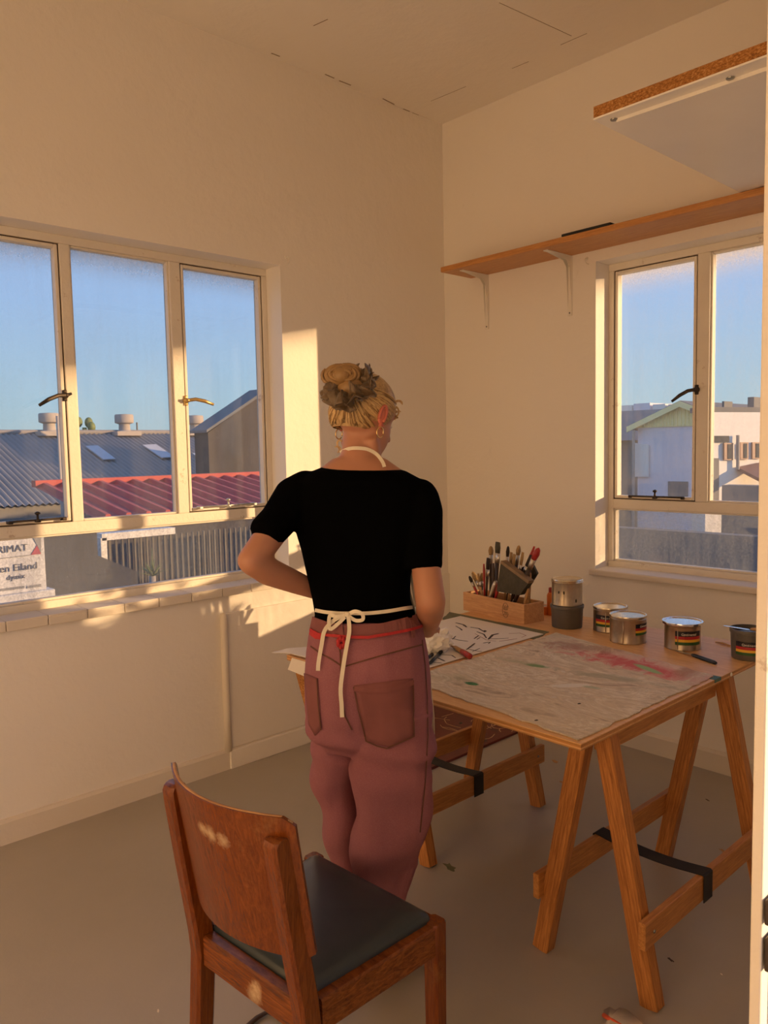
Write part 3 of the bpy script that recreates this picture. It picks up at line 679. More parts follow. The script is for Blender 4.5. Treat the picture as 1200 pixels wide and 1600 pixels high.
lb = MB(); a0 = Vector((-2.262, 1.640, 0.664)); a1 = Vector((-2.240, 1.700, 0.395))
lb.prism([a0, a1, a1+Vector((0.36, 0.03, -0.01)), a0+Vector((0.36, 0.0, 0.0))], (0.001, 0.016, 0.004)); o = lb.build('chipboard_offcut', 'chip'); tag(o, 'raw chipboard offcut hanging under the left end of the table', 'board')
# dark red painting lying on the floor behind the table
rb = [Vector((-2.385, 2.44, 0)), Vector((-2.385, 3.20, 0)), Vector((-2.99, 3.27, 0)), Vector((-2.99, 2.44, 0))]
rbo = sheet('floor_painting', rb, 0.0, 0.012, 'redboard', 'dark red painting with pale scribbles lying on the floor in the corner', 'painting', 6, 0.001, seed=9)
rr_ = random.Random(4)
for k in range(26):
    cx, cy = rr_.uniform(-2.92, -2.43), rr_.uniform(2.5, 3.15); pts = []; a = rr_.uniform(0, 6); x, y = cx, cy; cv = rr_.uniform(-0.9, 0.9)
    for i in range(rr_.randint(5, 12)):
        pts.append(Vector((min(-2.40, max(-2.97, x)), min(3.18, max(2.46, y)), 0.0128))); a += cv*0.6+rr_.uniform(-.3, .3); x += math.cos(a)*0.022; y += math.sin(a)*0.022
    m = MB(); m.tube(pts, [0.0022*rr_.uniform(0.6, 1.4) for _ in pts], 5, flat=((0, 0, 1), 0.5)); m.build('scribble', 'scribble', rbo)
# plastic zip bag on the floor at the lower edge
zb = thing('plastic_bag', onz(985, 1600, 0), 'crumpled clear zip bag with red seal on the floor beside the trestle foot', 'bag')
g = [(943, 1578, .012), (958, 1587, .02), (968, 1580, .03), (985, 1584, .028), (1006, 1600, .010), (1030, 1625, .006), (990, 1650, .012), (948, 1640, .012), (944, 1605, .012)]
m = MB(); pts = [onz(a, b, z) for a, b, z in g]; m.rings([[Vector((p.x, p.y, 0.0005)) for p in pts], pts, [p.lerp(pts[2], 0.4)+Vector((0, 0, 0.010)) for p in pts]]); m.build('film', 'clearplastic', zb, True)
m = MB(); a, b, c = onz(943, 1586, .020), onz(958, 1596, .026), onz(972, 1604, .024); m.tube([a, b, c], 0.0055, 8); m.build('zip_seal', 'bagred', zb, True)

# ================================================================== TINS AND TUBS
def arc_band(m, c, r, a0, a1, z0, z1, th=0.0005, n=12):
    for k in range(n):
        t0, t1 = a0+(a1-a0)*k/n, a0+(a1-a0)*(k+1)/n
        A = [c+Vector((r*math.cos(t), r*math.sin(t), z)) for t, z in ((t0, z0), (t1, z0), (t1, z1), (t0, z1))]
        B = [c+Vector(((r+th)*math.cos(t), (r+th)*math.sin(t), z)) for t, z in ((t0, z0), (t1, z0), (t1, z1), (t0, z1))]
        m.rings([A, B])
def band_label(t, c, r, a0, a1, z0, h):
    k = h/6.2
    par = None
    for i, (nm, mt, lo, hi) in enumerate((('label_black', 'lb_black', 3.9, 6.2), ('label_red', 'lb_red', 2.55, 3.9), ('label_yellow', 'lb_yel', 1.35, 2.55), ('label_green', 'lb_grn', 0.0, 1.35))):
        m = MB(); arc_band(m, c, r+0.0003, a0, a1, z0+lo*k, z0+hi*k); o = m.build(nm, mt, t)
        if i == 0: par = o
    # lettering wrapped on the tin, letter by letter
    txt = 'Continental'; R = r+0.0012; step = (a1-a0)*0.060; sz = 1.55*k; a = a0 + (a1-a0)*0.22
    for ch in txt:
        if a > a1-0.05: break
        rad = Vector((math.cos(a), math.sin(a), 0)); tan = Vector((-math.sin(a), math.cos(a), 0))
        textmesh('letter', ch, sz, 'lb_text', par, frame_mtx(c+rad*R+Vector((0, 0, z0+4.35*k)), tan, (0, 0, 1)), 0.0002)
        a += step*(0.62 if ch in 'til' else 1.0)
def viewang(c): d = -Vector((c.x, c.y, 0)); return math.atan2(d.y, d.x)
def tin(name, px, py, zb, hpx, rad, label, lab=None, lidmat='tin_lid', flare=0.0, body='tin'):
    """px,py: pixel of the nearest point of the foot"""
    f = onz(px, py, zb); d = Vector((f.x, f.y, 0)).normalized(); c = f + d*rad; c.z = zb
    h = hpx
    t = thing(name, c, label, 'paint tin')
    m = MB(); m.lathe([(rad-0.003, 0), (rad-0.0005, 0.0004), (rad, 0.003), (rad-0.001, 0.006), (rad-0.001, h-0.016), (rad, h-0.013), (rad-0.002, h-0.010), (rad-0.004, h-0.006)], c, 40); m.build('can', body, t, auto=40)
    L = rad+flare
    m = MB(); m.lathe([(L-0.004, h-0.0095), (L+0.001, h-0.009), (L+0.002, h-0.004), (L+0.001, h-0.0005), (L-0.002, h), (L-0.005, h-0.001), (L-0.007, h-0.004), (L*0.5, h-0.0036), (0.001, h-0.0034)], c, 40); m.build('lid', lidmat, t, auto=40)
    m = MB(); va = viewang(c); s0 = va-0.25; sm = c+Vector((math.cos(s0), math.sin(s0), 0))*(rad-0.0004); m.tube([sm+Vector((0, 0, 0.006)), sm+Vector((0, 0, h-0.017))], 0.0016, 6); m.build('seam', body, t, True)
    if lab: band_label(t, c, rad-0.001, va+lab[0], va+lab[1], h*lab[2], h*lab[3])
    return t, c
def tub(name, px, py, zb, h, rb, rt, label, lab=None, open_=False):
    f = onz(px, py, zb); d = Vector((f.x, f.y, 0)).normalized(); c = f + d*rb; c.z = zb
    t = thing(name, c, label, 'tub')
    m = MB(); m.lathe([(rb-0.004, 0), (rb-0.0005, 0.001), (rb, 0.004), (rt-0.002, h-0.014), (rt+0.001, h-0.013), (rt+0.0015, h-0.003), (rt, h), (rt-0.003, h), (rt-0.004, h-0.012), (rb-0.004, 0.010)] + ([(0.001, 0.009)] if open_ else [(rt-0.0042, h-0.010), (0.001, h-0.009)]), c, 40); m.build('tub_body', 'tub', t, auto=40)
    if open_:
        m = MB(); m.lathe([(rt-0.0045, h-0.014), (rt*0.5, h-0.011), (0.001, h-0.010)], c, 32, cap=True); m.build('ink', 'ink', t, True)
    if lab: va = viewang(c); band_label(t, c, (rb+rt)/2+0.0002, va+lab[0], va+lab[1], h*lab[2], h*lab[3])
    return t, c
t1, c1 = tub('grey_tub', 886, 984, TZ, 0.092, 0.060, 0.0655, 'plain grey plastic tub beside the brush box with a tin stacked on it')
tag(t1, cat='tub')
f0 = c1.copy(); tt = thing('paint_tin', (c1.x, c1.y, TZ+0.0925), 'dented silver tin stacked on the plain grey tub', 'paint tin'); zb_ = TZ+0.0925; cc = Vector((c1.x, c1.y, zb_)); r_ = 0.0615; h_ = 0.104
m = MB(); m.lathe([(r_-0.003, 0), (r_-0.0005, 0.0004), (r_, 0.003), (r_-0.001, 0.006), (r_-0.001, h_-0.018), (r_, h_-0.013), (r_-0.003, h_-0.008)], cc, 40); m.build('can', 'tin', tt, auto=40)
m = MB(); m.lathe([(r_-0.004, h_-0.014), (r_+0.001, h_-0.0135), (r_+0.002, h_-0.010), (r_, h_-0.008), (r_+0.0015, h_-0.004), (r_-0.001, h_), (r_-0.005, h_-0.002), (0.001, h_-0.003)], cc, 40); m.build('lid', 'tin_lid', tt, auto=40)
va = viewang(cc)
for da, zz, hh in ((-0.55, 0.055, 0.010), (-0.20, 0.055, 0.012), (0.62, 0.022, 0.012)):
    m = MB(); q = cc+Vector((math.cos(va+da), math.sin(va+da), 0))*(r_-0.001)+Vector((0, 0, zz)); m.ellipsoid(q, (0.0035, 0.0035, hh*0.6), None, 8, 6); m.build('paint_drip', 'blockdark', tt, True)
tin('paint_tin', 953, 990, TZ, 0.098, 0.065, 'silver tin with gold lid and striped label, behind another tin', (-0.95, 0.9, 0.24, 0.46))
tin('paint_tin', 981, 1008, TZ, 0.102, 0.0660, 'scuffed silver tin with its striped label turned to the right', (0.42, 1.6, 0.34, 0.40), body='tin')
tin('paint_tin', 1066, 1018, TZ, 0.098, 0.0625, 'silver tin with bright shiny lid and striped label, before the palette knife', (-0.40, 1.15, 0.22, 0.50), 'tin_bright', 0.006)
t5, c5 = tub('ink_tub', 1170, 1034, TZ, 0.102, 0.055, 0.061, 'open grey tub of dark ink with striped label at the table edge', (-0.75, 0.9, 0.20, 0.44), True)
# palette knife lying across the open tub
k = thing('palette_knife', (c5.x-0.03, c5.y, TZ+0.104), 'palette knife with bright blade lying across the open grey tub', 'knife')
a = onz(1131, 978, TZ+0.1035); b = onz(1168, 984, TZ+0.1035); d = (b-a).normalized(); sd = Vector((-d.y, d.x, 0))
m = MB(); m.prism([a-sd*0.004, b-sd*0.008, b+d*0.012, b+sd*0.008, a+sd*0.004], (0, 0, 0.0015)); m.build('blade', 'tin_bright', k)
m = MB(); m.tube([b+d*0.010+Vector((0, 0, .004)), b+d*0.03+Vector((0, 0, .005)), b+d*0.085+Vector((0, 0, .005))], [0.004, 0.007, 0.006], 10); m.build('handle', 'brushwood', k, True)
# black-handled scraper knife on the table
k = thing('scraper', onz(1090, 1028, TZ), 'small scraper with black handle on the table before the shiny-lidded tin', 'knife')
a, b = onz(1081, 1023, TZ+0.006), onz(1119, 1036, TZ+0.006); d = (b-a).normalized()
m = MB(); m.tube([a, a+d*0.012, a.lerp(b, 0.5), b-d*0.01, b], [0.004, 0.0065, 0.0070, 0.0068, 0.0045], 10); m.build('handle', 'penblue', k, True)
e0, e1 = onz(1058, 1017, TZ+0.002), onz(1083, 1024, TZ+0.005); dd = (e1-e0).normalized(); sd = Vector((-dd.y, dd.x, 0))
m = MB(); m.prism([e0-sd*0.009, e0.lerp(e1, 0.45)-sd*0.008, e1-sd*0.003, e1+sd*0.003, e0.lerp(e1, 0.45)+sd*0.008, e0+sd*0.009], (0, 0, 0.0015)); m.build('blade', 'ferrule', k)
# wood sliver
a, b = onz(1118, 1003, TZ+0.003), onz(1141, 1009, TZ+0.003); tag(MB().tube([a, a.lerp(b, .5)+Vector((0, 0, .002)), b], [0.002, 0.004, 0.003], 6).build('wood_sliver', 'brushwood'), 'thin wood sliver on the table beside the open tub', 'stick')
# orange bottle and coil behind the stacked tins
ot = thing('orange_bottle', onz(860, 968, TZ)+Vector((-0.06, 0.06, 0)), 'orange bottle with red cap behind the grey tub', 'bottle')
c = onz(861, 962, TZ)+Vector((-0.010, 0.020, 0)); 
m = MB(); m.lathe([(0.019, 0), (0.021, 0.002), (0.021, 0.085), (0.017, 0.094), (0.012, 0.100)], c, 24); m.build('bottle_body', 'orange_pl', ot, True)
m = MB(); m.lathe([(0.013, 0.098), (0.0135, 0.099), (0.0135, 0.116), (0.011, 0.119), (0.001, 0.120)], c, 20); m.build('cap', 'redplastic', ot, True)
ot.location = c; W[ot] = Matrix.Translation(c)
for ch in ot.children: ch.matrix_parent_inverse = W[ot].inverted()
tr = thing('tape_roll', onz(846, 958, TZ), 'roll of amber tape between the brush box and the orange bottle', 'tape')
c = onz(847, 961, TZ)+Vector((-0.02, 0.03, 0)); tr.location = c; W[tr] = Matrix.Translation(c)
m = MB(); m.lathe([(0.024, 0), (0.036, 0.0), (0.036, 0.034), (0.024, 0.034)], c, 28, cap=False); o = m.build('tape_wind', 'orange_pl', tr, auto=40)
m = MB(); m.lathe([(0.0235, 0), (0.0235, 0.034), (0.021, 0.034), (0.021, 0)], c, 28, cap=False); m.build('core', 'paper', tr, auto=40)

# ================================================================== BRUSH BOX AND BRUSHES
bf, bg_ = onz(724, 953, TZ), onz(819, 976, TZ)
ux = Vector((bg_.x-bf.x, bg_.y-bf.y, 0)); BL = ux.length; ux.normalize(); uy = Vector((-ux.y, ux.x, 0)); BD = 0.115; BH = 0.082; th = 0.010
bmx = frame_mtx((bf.x, bf.y, TZ), ux, uy)
bx = thing('brush_box', (bf.x, bf.y, TZ), 'pine box with a burnt-in emblem holding paint brushes', 'box')
def bpart(nm, a, b, mat='boxwood'): return MB().box(a, b, 0.001).build(nm, mat, bx, False, bmx)
bpart('bottom_board', (th, th, 0.002), (BL-th, BD-th, 0.010)); front = bpart('front_board', (0, 0, 0), (BL, th, BH)); bpart('back_board', (0, BD-th, 0), (BL, BD, BH))
bpart('end_board', (0, th, 0), (th, BD-th, BH)); bpart('end_board', (BL-th, th, 0), (BL, BD-th, BH))
# burnt emblem: rounded outline and a few vertical flourishes
ex, ez = BL*0.715, BH*0.52
def burn(pts): MB().tube([Vector((ex+x, -0.0003, ez+z)) for x, z in pts], 0.0008, 5).build('emblem_line', 'brushdark', front, False, bmx)
burn([(0.019*math.cos(t), 0.031*math.sin(t)) for t in [i*2*PI/20*0.86+0.5 for i in range(21)]])
for i in range(5): burn([(-0.012+0.006*i, 0.022-0.004*(i % 2)), (-0.010+0.006*i, 0.012), (-0.013+0.006*i, 0.002)])
for i in range(4): burn([(-0.010+0.006*i, -0.006), (-0.006+0.006*i, -0.014), (-0.011+0.006*i, -0.020)])
burn([(-0.013, 0.004), (0.0, 0.001), (0.013, 0.004)])
def bp_(px, py, dd):
    """point above the box at depth fraction dd of the box, seen at this pixel"""
    n = uy; o = Vector((bf.x, bf.y, TZ)) + uy*(BD*dd); d = ray(px, py); return CAM + d*((o-CAM).dot(n)/d.dot(n))
def brush(px0, py0, px1, py1, dd, r, kind, label, tipmat='bristle', hmat='brushdark', tl=0.28):
    """tip pixel (px0,py0), foot pixel where it enters the box"""
    a = bp_(px1, py1, dd); b = bp_(px0, py0, dd); d = (b-a)
    foot = a - d*((a.z-(TZ+0.016))/max(d.z, 0.02))*0.999 if d.z > 0.02 else a
    loc = Vector((foot.x, foot.y, foot.z))
    # keep the foot inside the box
    l = bmx.inverted() @ loc; mg = th+r*1.1+0.001; l.x = min(max(l.x, mg), BL-mg); l.y = min(max(l.y, mg), BD-mg); l.z = 0.012; loc = bmx @ l
    t = thing('paint_brush', loc, label, 'brush', 'brushes standing in the pine box')
    d = b-loc; L = d.length; u = d.normalized()
    side = ux
    if kind == 'round':
        m = MB(); m.tube([loc, loc+u*L*0.35, loc+u*L*(1-tl-0.12)], [r*0.45, r*0.75, r*0.85], 8); m.build('handle', hmat, t, True)
        m = MB(); m.tube([loc+u*L*(1-tl-0.14), loc+u*L*(1-tl)], [r*0.9, r], 10); m.build('ferrule', 'ferrule', t, True)
        m = MB(); m.tube([loc+u*L*(1-tl-0.005), loc+u*L*(1-tl*0.55), loc+u*L*(1-tl*0.15), b], [r*0.95, r*1.25, r*0.8, r*0.15], 9); m.build('bristles', tipmat, t, True)
    elif kind == 'flat':
        m = MB(); m.tube([loc, loc+u*L*0.4, loc+u*L*(1-tl-0.14)], [r*0.5, r*0.6, r*0.9], 8, flat=(uy, 0.5)); m.build('handle', hmat, t, True)
        m = MB(); m.tube([loc+u*L*(1-tl-0.15), loc+u*L*(1-tl)], [r, r*1.05], 10, flat=(uy, 0.4)); m.build('ferrule', 'ferrule', t, True)
        m = MB(); m.tube([loc+u*L*(1-tl-0.005), loc+u*L*(1-tl*0.5), b], [r*1.0, r*1.12, r*0.95], 10, flat=(uy, 0.35)); m.build('bristles', tipmat, t, True)
    else:   # handle end up
        m = MB(); m.tube([loc, loc+u*L*0.5, loc+u*L*0.85, b], [r*0.7, r*0.8, r, r*0.6], 8); m.build('handle', hmat, t, True)
        m = MB(); m.tube([loc+u*L*0.02, loc+u*L*0.22], [r*1.0, r*0.95], 8); m.build('ferrule', 'ferrule', t, True)
B = [
 (733, 900, 745, 925, .45, .0050, 'round', 'small dark-tipped brush leaning furthest left in the box', 'bristle_d', 'redplastic', .20),
 (738, 893, 755, 928, .60, .0075, 'round', 'fat tan round brush at the left end of the box', 'bristle', 'brushwood', .26),
 (747, 896, 752, 924, .45, .0055, 'flat', 'pale flat brush, third from the left end of the box', 'bristle', 'brushwood', .24),
 (753, 895, 753, 922, .62, .0060, 'round', 'tan brush beside the dark tall handles at the left', 'bristle', 'brushdark', .24),
 (756, 881, 757, 922, .40, .0040, 'up', 'thin red-brown stick handle left of the tall brushes', 'bristle', 'redplastic', .2),
 (763, 872, 760, 924, .50, .0080, 'flat', 'silver-ferruled brush under the tall bright-tipped one', 'bristle_d', 'brushdark', .22),
 (767, 853, 767, 924, .66, .0070, 'round', 'tall brush with pale yellow tip left of the thick dark brush', 'bristle', 'brushdark', .14),
 (778, 847, 775, 925, .60, .0110, 'flat', 'thick tallest dark brush in the middle of the box', 'blockdark', 'brushdark', .16),
 (771, 880, 771, 925, .35, .0050, 'up', 'slim purple-brown handle before the tallest brush', 'bristle', 'brushdark', .2),
 (775, 908, 768, 927, .18, .0085, 'up', 'short silver tube handle at the front of the box', 'bristle', 'ferrule', .2),
 (782, 905, 776, 927, .25, .0060, 'up', 'short red-brown handle beside the silver tube', 'bristle', 'redplastic', .2),
 (794, 853, 790, 915, .70, .0050, 'round', 'dark-tipped brush just right of the tallest brush', 'bristle_d', 'brushwood', .16),
 (799, 863, 794, 915, .60, .0060, 'flat', 'tan flat brush behind the crusted block', 'bristle', 'brushdark', .20),
 (804, 866, 797, 915, .45, .0065, 'flat', 'pale-edged flat brush behind the crusted block', 'bristle', 'brushwood', .25),
 (811, 852, 803, 915, .70, .0065, 'round', 'upright tan-tipped brush right of centre', 'bristle', 'brushdark', .14),
 (817, 863, 808, 918, .55, .0055, 'flat', 'grey-ferruled brush right of the tan-tipped one', 'bristle', 'ferrule', .20),
 (835, 854, 806, 925, .66, .0050, 'up', 'thin red stick leaning right beside the red-tipped brush', 'bristle', 'redplastic', .2),
 (842, 856, 812, 922, .42, .0090, 'round', 'brush with dark red tip leaning to the right', 'redplastic', 'brushdark', .16),
 (830, 868, 806, 922, .60, .0065, 'flat', 'silver ferrule brush below the red-tipped brush', 'bristle_d', 'brushdark', .18),
 (826, 920, 822, 935, .30, .0060, 'up', 'short pale handle at the right end of the box', 'bristle', 'brushwood', .2),
 (829, 895, 827, 935, .55, .0040, 'up', 'thin raw wood stick at the right end of the box', 'bristle', 'brushwood', .2),
]
for b_ in B: brush(*b_[:5], b_[5]*1.35, *b_[6:])
# paint-crusted wooden block (a scrubbing brush) leaning in the box
blk = thing('scrub_block', bmx @ Vector((BL*0.62, BD*0.3, 0.03)), 'paint-crusted dark wooden block leaning among the brushes', 'block')
P0, P1, P2, P3 = bp_(782, 880, .12), bp_(825, 912, .12), bp_(812, 930, .12), bp_(776, 924, .12)
m = MB(); m.prism([P0, P1, P2, P3], uy*0.028); m.build('block_body', 'blockdark', blk)
n_ = (P1-P0).normalized(); q_ = Vector((0, 0, 1))-n_*n_.z; q_.normalize()
m = MB(); m.prism([P0-uy*0.001, P1-uy*0.001, P1+q_*0.013-uy*0.001, P0+q_*0.013-uy*0.001], uy*0.031); m.build('block_edge', 'blockedge', blk)
blk2 = thing('dark_wedge', bmx @ Vector((BL*0.88, BD*0.5, 0.03)), 'black wedge-shaped scraper head between block and red-tipped brush', 'scraper')
A0, A1, A2, A3 = bp_(812, 888, .80), bp_(831, 880, .80), bp_(839, 896, .80), bp_(829, 912, .80)
m = MB(); m.prism([A0, A1, A2, A3], uy*0.010); m.build('scraper_plate', 'blockdark', blk2)
m = MB(); m.tube([bp_(829, 908, .84), bp_(824, 926, .84), bmx @ Vector((BL*0.88, BD*0.84, 0.012))], 0.005, 8); m.build('scraper_handle', 'brushwood', blk2, True)
# small white tray end in the left of the box
trm = MB(); p_ = bp_(736, 921, .45); l_ = bmx.inverted() @ p_
trm.box((0.012, 0.020, 0.045), (0.075, BD-0.016, 0.050), 0.001); trm.box((0.012, 0.020, 0.045), (0.075, 0.024, 0.094), 0.001); trm.box((0.012, BD-0.020, 0.045), (0.075, BD-0.016, 0.094), 0.001); trm.box((0.012, 0.020, 0.045), (0.016, BD-0.016, 0.094), 0.001); trm.box((0.071, 0.020, 0.045), (0.075, BD-0.016, 0.094), 0.001)
for v in trm.bm.verts: v.co.z -= 0.033
tag(trm.build('brush_tray', 'white_metal', None, False, bmx), 'small white tray wedged in the left end of the brush box', 'tray')

# ================================================================== SMALL THINGS BY THE DRAWING
k = thing('red_ended_brush', onz(720, 1016, TZ), 'short brush with tan ferrule and red handle end lying on the drawing', 'brush')
zt_ = TZ+0.014
a, b, c, d = onz(697, 1006, zt_), onz(712, 1012, zt_), onz(722, 1018, zt_), onz(735, 1026, zt_)
m = MB(); m.tube([a, b], [0.001, 0.008], 10, flat=((0, 0, 1), 0.5)); m.build('bristles', 'bristle', k, True)
m = MB(); m.tube([b-(b-a)*0.05, c], [0.009, 0.0095], 12, flat=((0, 0, 1), 0.8)); m.build('ferrule', 'brushwood', k, True)
m = MB(); m.tube([c, c.lerp(d, 0.5), d.lerp(c, 0.06), d], [0.0095, 0.0105, 0.0105, 0.007], 14); m.build('handle_end', 'redplastic', k, True)
for pa, pb, lb_ in (((672, 1036), (693, 1014), 'dark blue pen lying on the drawing beside the tissue'), ((668, 1028), (676, 1022), 'black pen tip beside the dark blue pen')):
    k = thing('pen', onz(*pa, TZ), lb_, 'pen'); a, b = onz(*pa, TZ+0.012), onz(*pb, TZ+0.012)
    m = MB(); m.tube([a, a.lerp(b, 0.6)], [0.0055, 0.006], 10); m.build('pen_body', 'penblue', k, True)
    m = MB(); m.tube([a.lerp(b, 0.58), a.lerp(b, 0.9), b], [0.0068, 0.0068, 0.004], 10); m.build('pen_cap', 'iron', k, True)
# crumpled tissue held down near the hand
def crumple(c, rad, seed, nu=26, nv=16):
    m = MB(); rr = []
    for i in range(nv+1):
        th_ = PI*(i+0.02)/(nv+0.04); r = []
        for j in range(nu):
            u = Vector((math.sin(th_)*math.cos(2*PI*j/nu), math.sin(th_)*math.sin(2*PI*j/nu), -math.cos(th_)))
            f = 1+0.42*mnoise.noise(u*2.3+Vector((seed, 0, 0)))+0.16*mnoise.noise(u*6+Vector((0, seed, 0)))
            p = Vector((u.x*rad[0], u.y*rad[1], u.z*rad[2]))*f + c; p.z = max(p.z, TZ+0.0056); r.append(p)
        rr.append(r)
    m.rings(rr); return m
tc_ = onz(679, 1001, TZ+0.04)
tm = crumple(tc_, (0.062, 0.055, 0.048), 3.3)
tag(tm.build('tissue', 'tissue', None, False), 'crumpled white tissue on the drawing under the right hand', 'tissue')

# ================================================================== CHAIR
FR, FL, BR, BLk = Vector((-1.090, 1.172, 0)), Vector((-1.523, 1.150, 0)), Vector((-1.104, 0.806, 0)), Vector((-1.436, 0.782, 0))
SZ = 0.445
ch = thing('dining_chair', ((FR+FL+BR+BLk)/4), 'worn brown wooden chair with curved plywood back and black seat', 'chair')
fx = (FR-FL).normalized(); fy = Vector((-fx.y, fx.x, 0))
def rectring(c, hx, hy, bev=0.006):
    c = Vector(c); P_ = []
    for sx, sy in ((1, 1), (-1, 1), (-1, -1), (1, -1)):
        a = (sx*hx, sy*(hy-bev)); b = (sx*(hx-bev), sy*hy)
        for q in ((a, b) if sx*sy > 0 else (b, a)): P_.append(c + fx*q[0] + fy*q[1])
    return P_
TR, TL = Vector((-1.066, 0.722, 0.800)), Vector((-1.392, 0.706, 0.800))
for b0, t0 in ((BR, TR), (BLk, TL)):
    rr = []
    foot = b0 - fy*0.035
    for z, f in ((0.0, 0.0), (0.25, 0.7), (0.40, 1.0)): p = foot.lerp(b0, f); rr.append(rectring((p.x, p.y, z), 0.0185, 0.019+0.004*f))
    for f, k in ((0.08, 1.0), (0.5, 0.97), (0.9, 0.9), (0.965, 0.86), (0.99, 0.70), (1.0, 0.45)):
        p = b0.lerp(Vector((t0.x, t0.y, 0)), f); z = 0.42+(0.80-0.42)*f
        q = p + fy*(0.010*(1-k))
        rr.append(rectring((q.x, q.y, z), 0.0185, 0.023*k))
    m = MB(); m.rings(rr); m.build('leg', 'chair', ch, auto=35)
for f0 in (FR, FL):
    c = f0 + (fx if f0 is FL else -fx)*0.020 - fy*0.020
    m = MB(); m.rings([rectring((c.x, c.y, z), h, h) for z, h in ((0, 0.016), (0.2, 0.0185), (SZ-0.004, 0.020), (SZ, 0.018))]); m.build('leg', 'chair', ch, auto=35)
def rail(a, b, wd, z0, z1, inset):
    d = (b-a).normalized(); n = Vector((-d.y, d.x, 0)); c = (FR+FL+BR+BLk)/4
    if n.dot(c-a) < 0: n = -n
    a2, b2 = a+d*0.022+n*inset, b-d*0.022+n*inset
    m = MB(); m.rings([[p, p+n*wd, p+n*wd+Vector((0, 0, z1-z0)), p+n*0.004+Vector((0, 0, z1-z0)), p+Vector((0, 0, z1-z0-0.004))] for p in (Vector((a2.x, a2.y, z0)), Vector((b2.x, b2.y, z0)))])
    m.build('seat_rail', 'chair_x', ch)
rail(FL, FR, 0.024, SZ-0.066, SZ-0.003, 0.002); rail(FR, BR+fx*0.018, 0.024, SZ-0.066, SZ-0.003, 0.002)
rail(BLk-fx*0.018, FL, 0.024, SZ-0.066, SZ-0.003, 0.002); rail(BLk-fy*0.016, BR-fy*0.016, 0.026, SZ-0.066, SZ-0.003, 0.002)
# seat pad
ins = 0.024
q = [BLk+fx*(-0.016+ins)+fy*(-0.016+ins+0.006), BR+fx*(0.016-ins)+fy*(-0.016+ins+0.006), FR-fx*ins-fy*(ins-0.006), FL+fx*ins-fy*(ins-0.006)]
# notch corners softened by rounding the loop
loop = []
for i in range(4):
    a, b, c = q[i-1], q[i], q[(i+1) % 4]; ra = 0.022
    p0 = b+(a-b).normalized()*ra; p1 = b+(c-b).normalized()*ra
    for k in range(6): t = k/5; loop.append(p0.lerp(b, t).lerp(b.lerp(p1, t), t))
ctr = sum(loop, Vector((0, 0, 0)))/len(loop); rr = []
for f, z in ((1.0, SZ-0.020), (1.0, SZ-0.001), (0.992, SZ+0.006), (0.965, SZ+0.012), (0.90, SZ+0.017), (0.70, SZ+0.022), (0.40, SZ+0.025), (0.05, SZ+0.026)):
    rr.append([Vector((ctr.x+(p.x-ctr.x)*f, ctr.y+(p.y-ctr.y)*f, z)) for p in loop])
m = MB(); m.rings(rr); m.build('seat_pad', 'vinyl', ch, True)
# curved plywood back
rows, colsn = 12, 22; z0, z1 = 0.545, 0.838; thk = 0.009
def backpt(u, v):
    """u -1..1 across, v 0..1 up"""
    z = z0+(z1-z0)*v; f = (z-0.42)/(0.80-0.42)
    L_ = BLk.lerp(Vector((TL.x, TL.y, 0)), f); R_ = BR.lerp(Vector((TR.x, TR.y, 0)), f)
    c = (L_+R_)/2; hw = (R_-L_).length/2+0.026
    p = c + fx*(u*hw) + fy*(0.030 - 0.062*(1-u*u)); return Vector((p.x, p.y, z))
def rc(u, v):    # rounded rectangle outline remap
    r = 0.10
    return u, v
fv = {}; m = MB(); grid = [[None]*(colsn+1) for _ in range(rows+1)]; back = [[None]*(colsn+1) for _ in range(rows+1)]
for i in range(rows+1):
    for j in range(colsn+1):
        u = -1+2*j/colsn; v = i/rows
        # round the corners by pulling the outermost columns in vertically
        e = max(0.0, (abs(u)-0.90)/0.10); vv = 0.5+(v-0.5)*(1-0.10*e*e)
        p = backpt(u, vv); d = (backpt(min(u+0.02, 1), vv)-backpt(max(u-0.02, -1), vv)).normalized(); n = Vector((-d.y, d.x, 0))
        grid[i][j] = m.bm.verts.new(p); back[i][j] = m.bm.verts.new(p-n*thk)
for i in range(rows):
    for j in range(colsn):
        m.face([grid[i][j], grid[i][j+1], grid[i+1][j+1], grid[i+1][j]]); m.face([back[i][j], back[i+1][j], back[i+1][j+1], back[i][j+1]])
for j in range(colsn): m.face([grid[0][j], back[0][j], back[0][j+1], grid[0][j+1]]); m.face([grid[rows][j], grid[rows][j+1], back[rows][j+1], back[rows][j]])
for i in range(rows): m.face([grid[i][0], grid[i+1][0], back[i+1][0], back[i][0]]); m.face([grid[i][colsn], back[i][colsn], back[i+1][colsn], grid[i+1][colsn]])
bk = m.build('backrest', 'chair', ch, auto=40)
# pale edge of the plywood along the top
m = MB(); pts = []
for j in range(colsn+1):
    u = -0.985+1.97*j/colsn; e = max(0.0, (abs(u)-0.90)/0.10); p = backpt(u, 0.5+0.5*(1-0.10*e*e)); pts.append(p-fy*0.0035+Vector((0, 0, 0.0003)))
m.tube(pts, 0.0034, 6, flat=((0, 0, 1), 0.25)); m.build('plywood_edge', 'plyedge', bk, True)

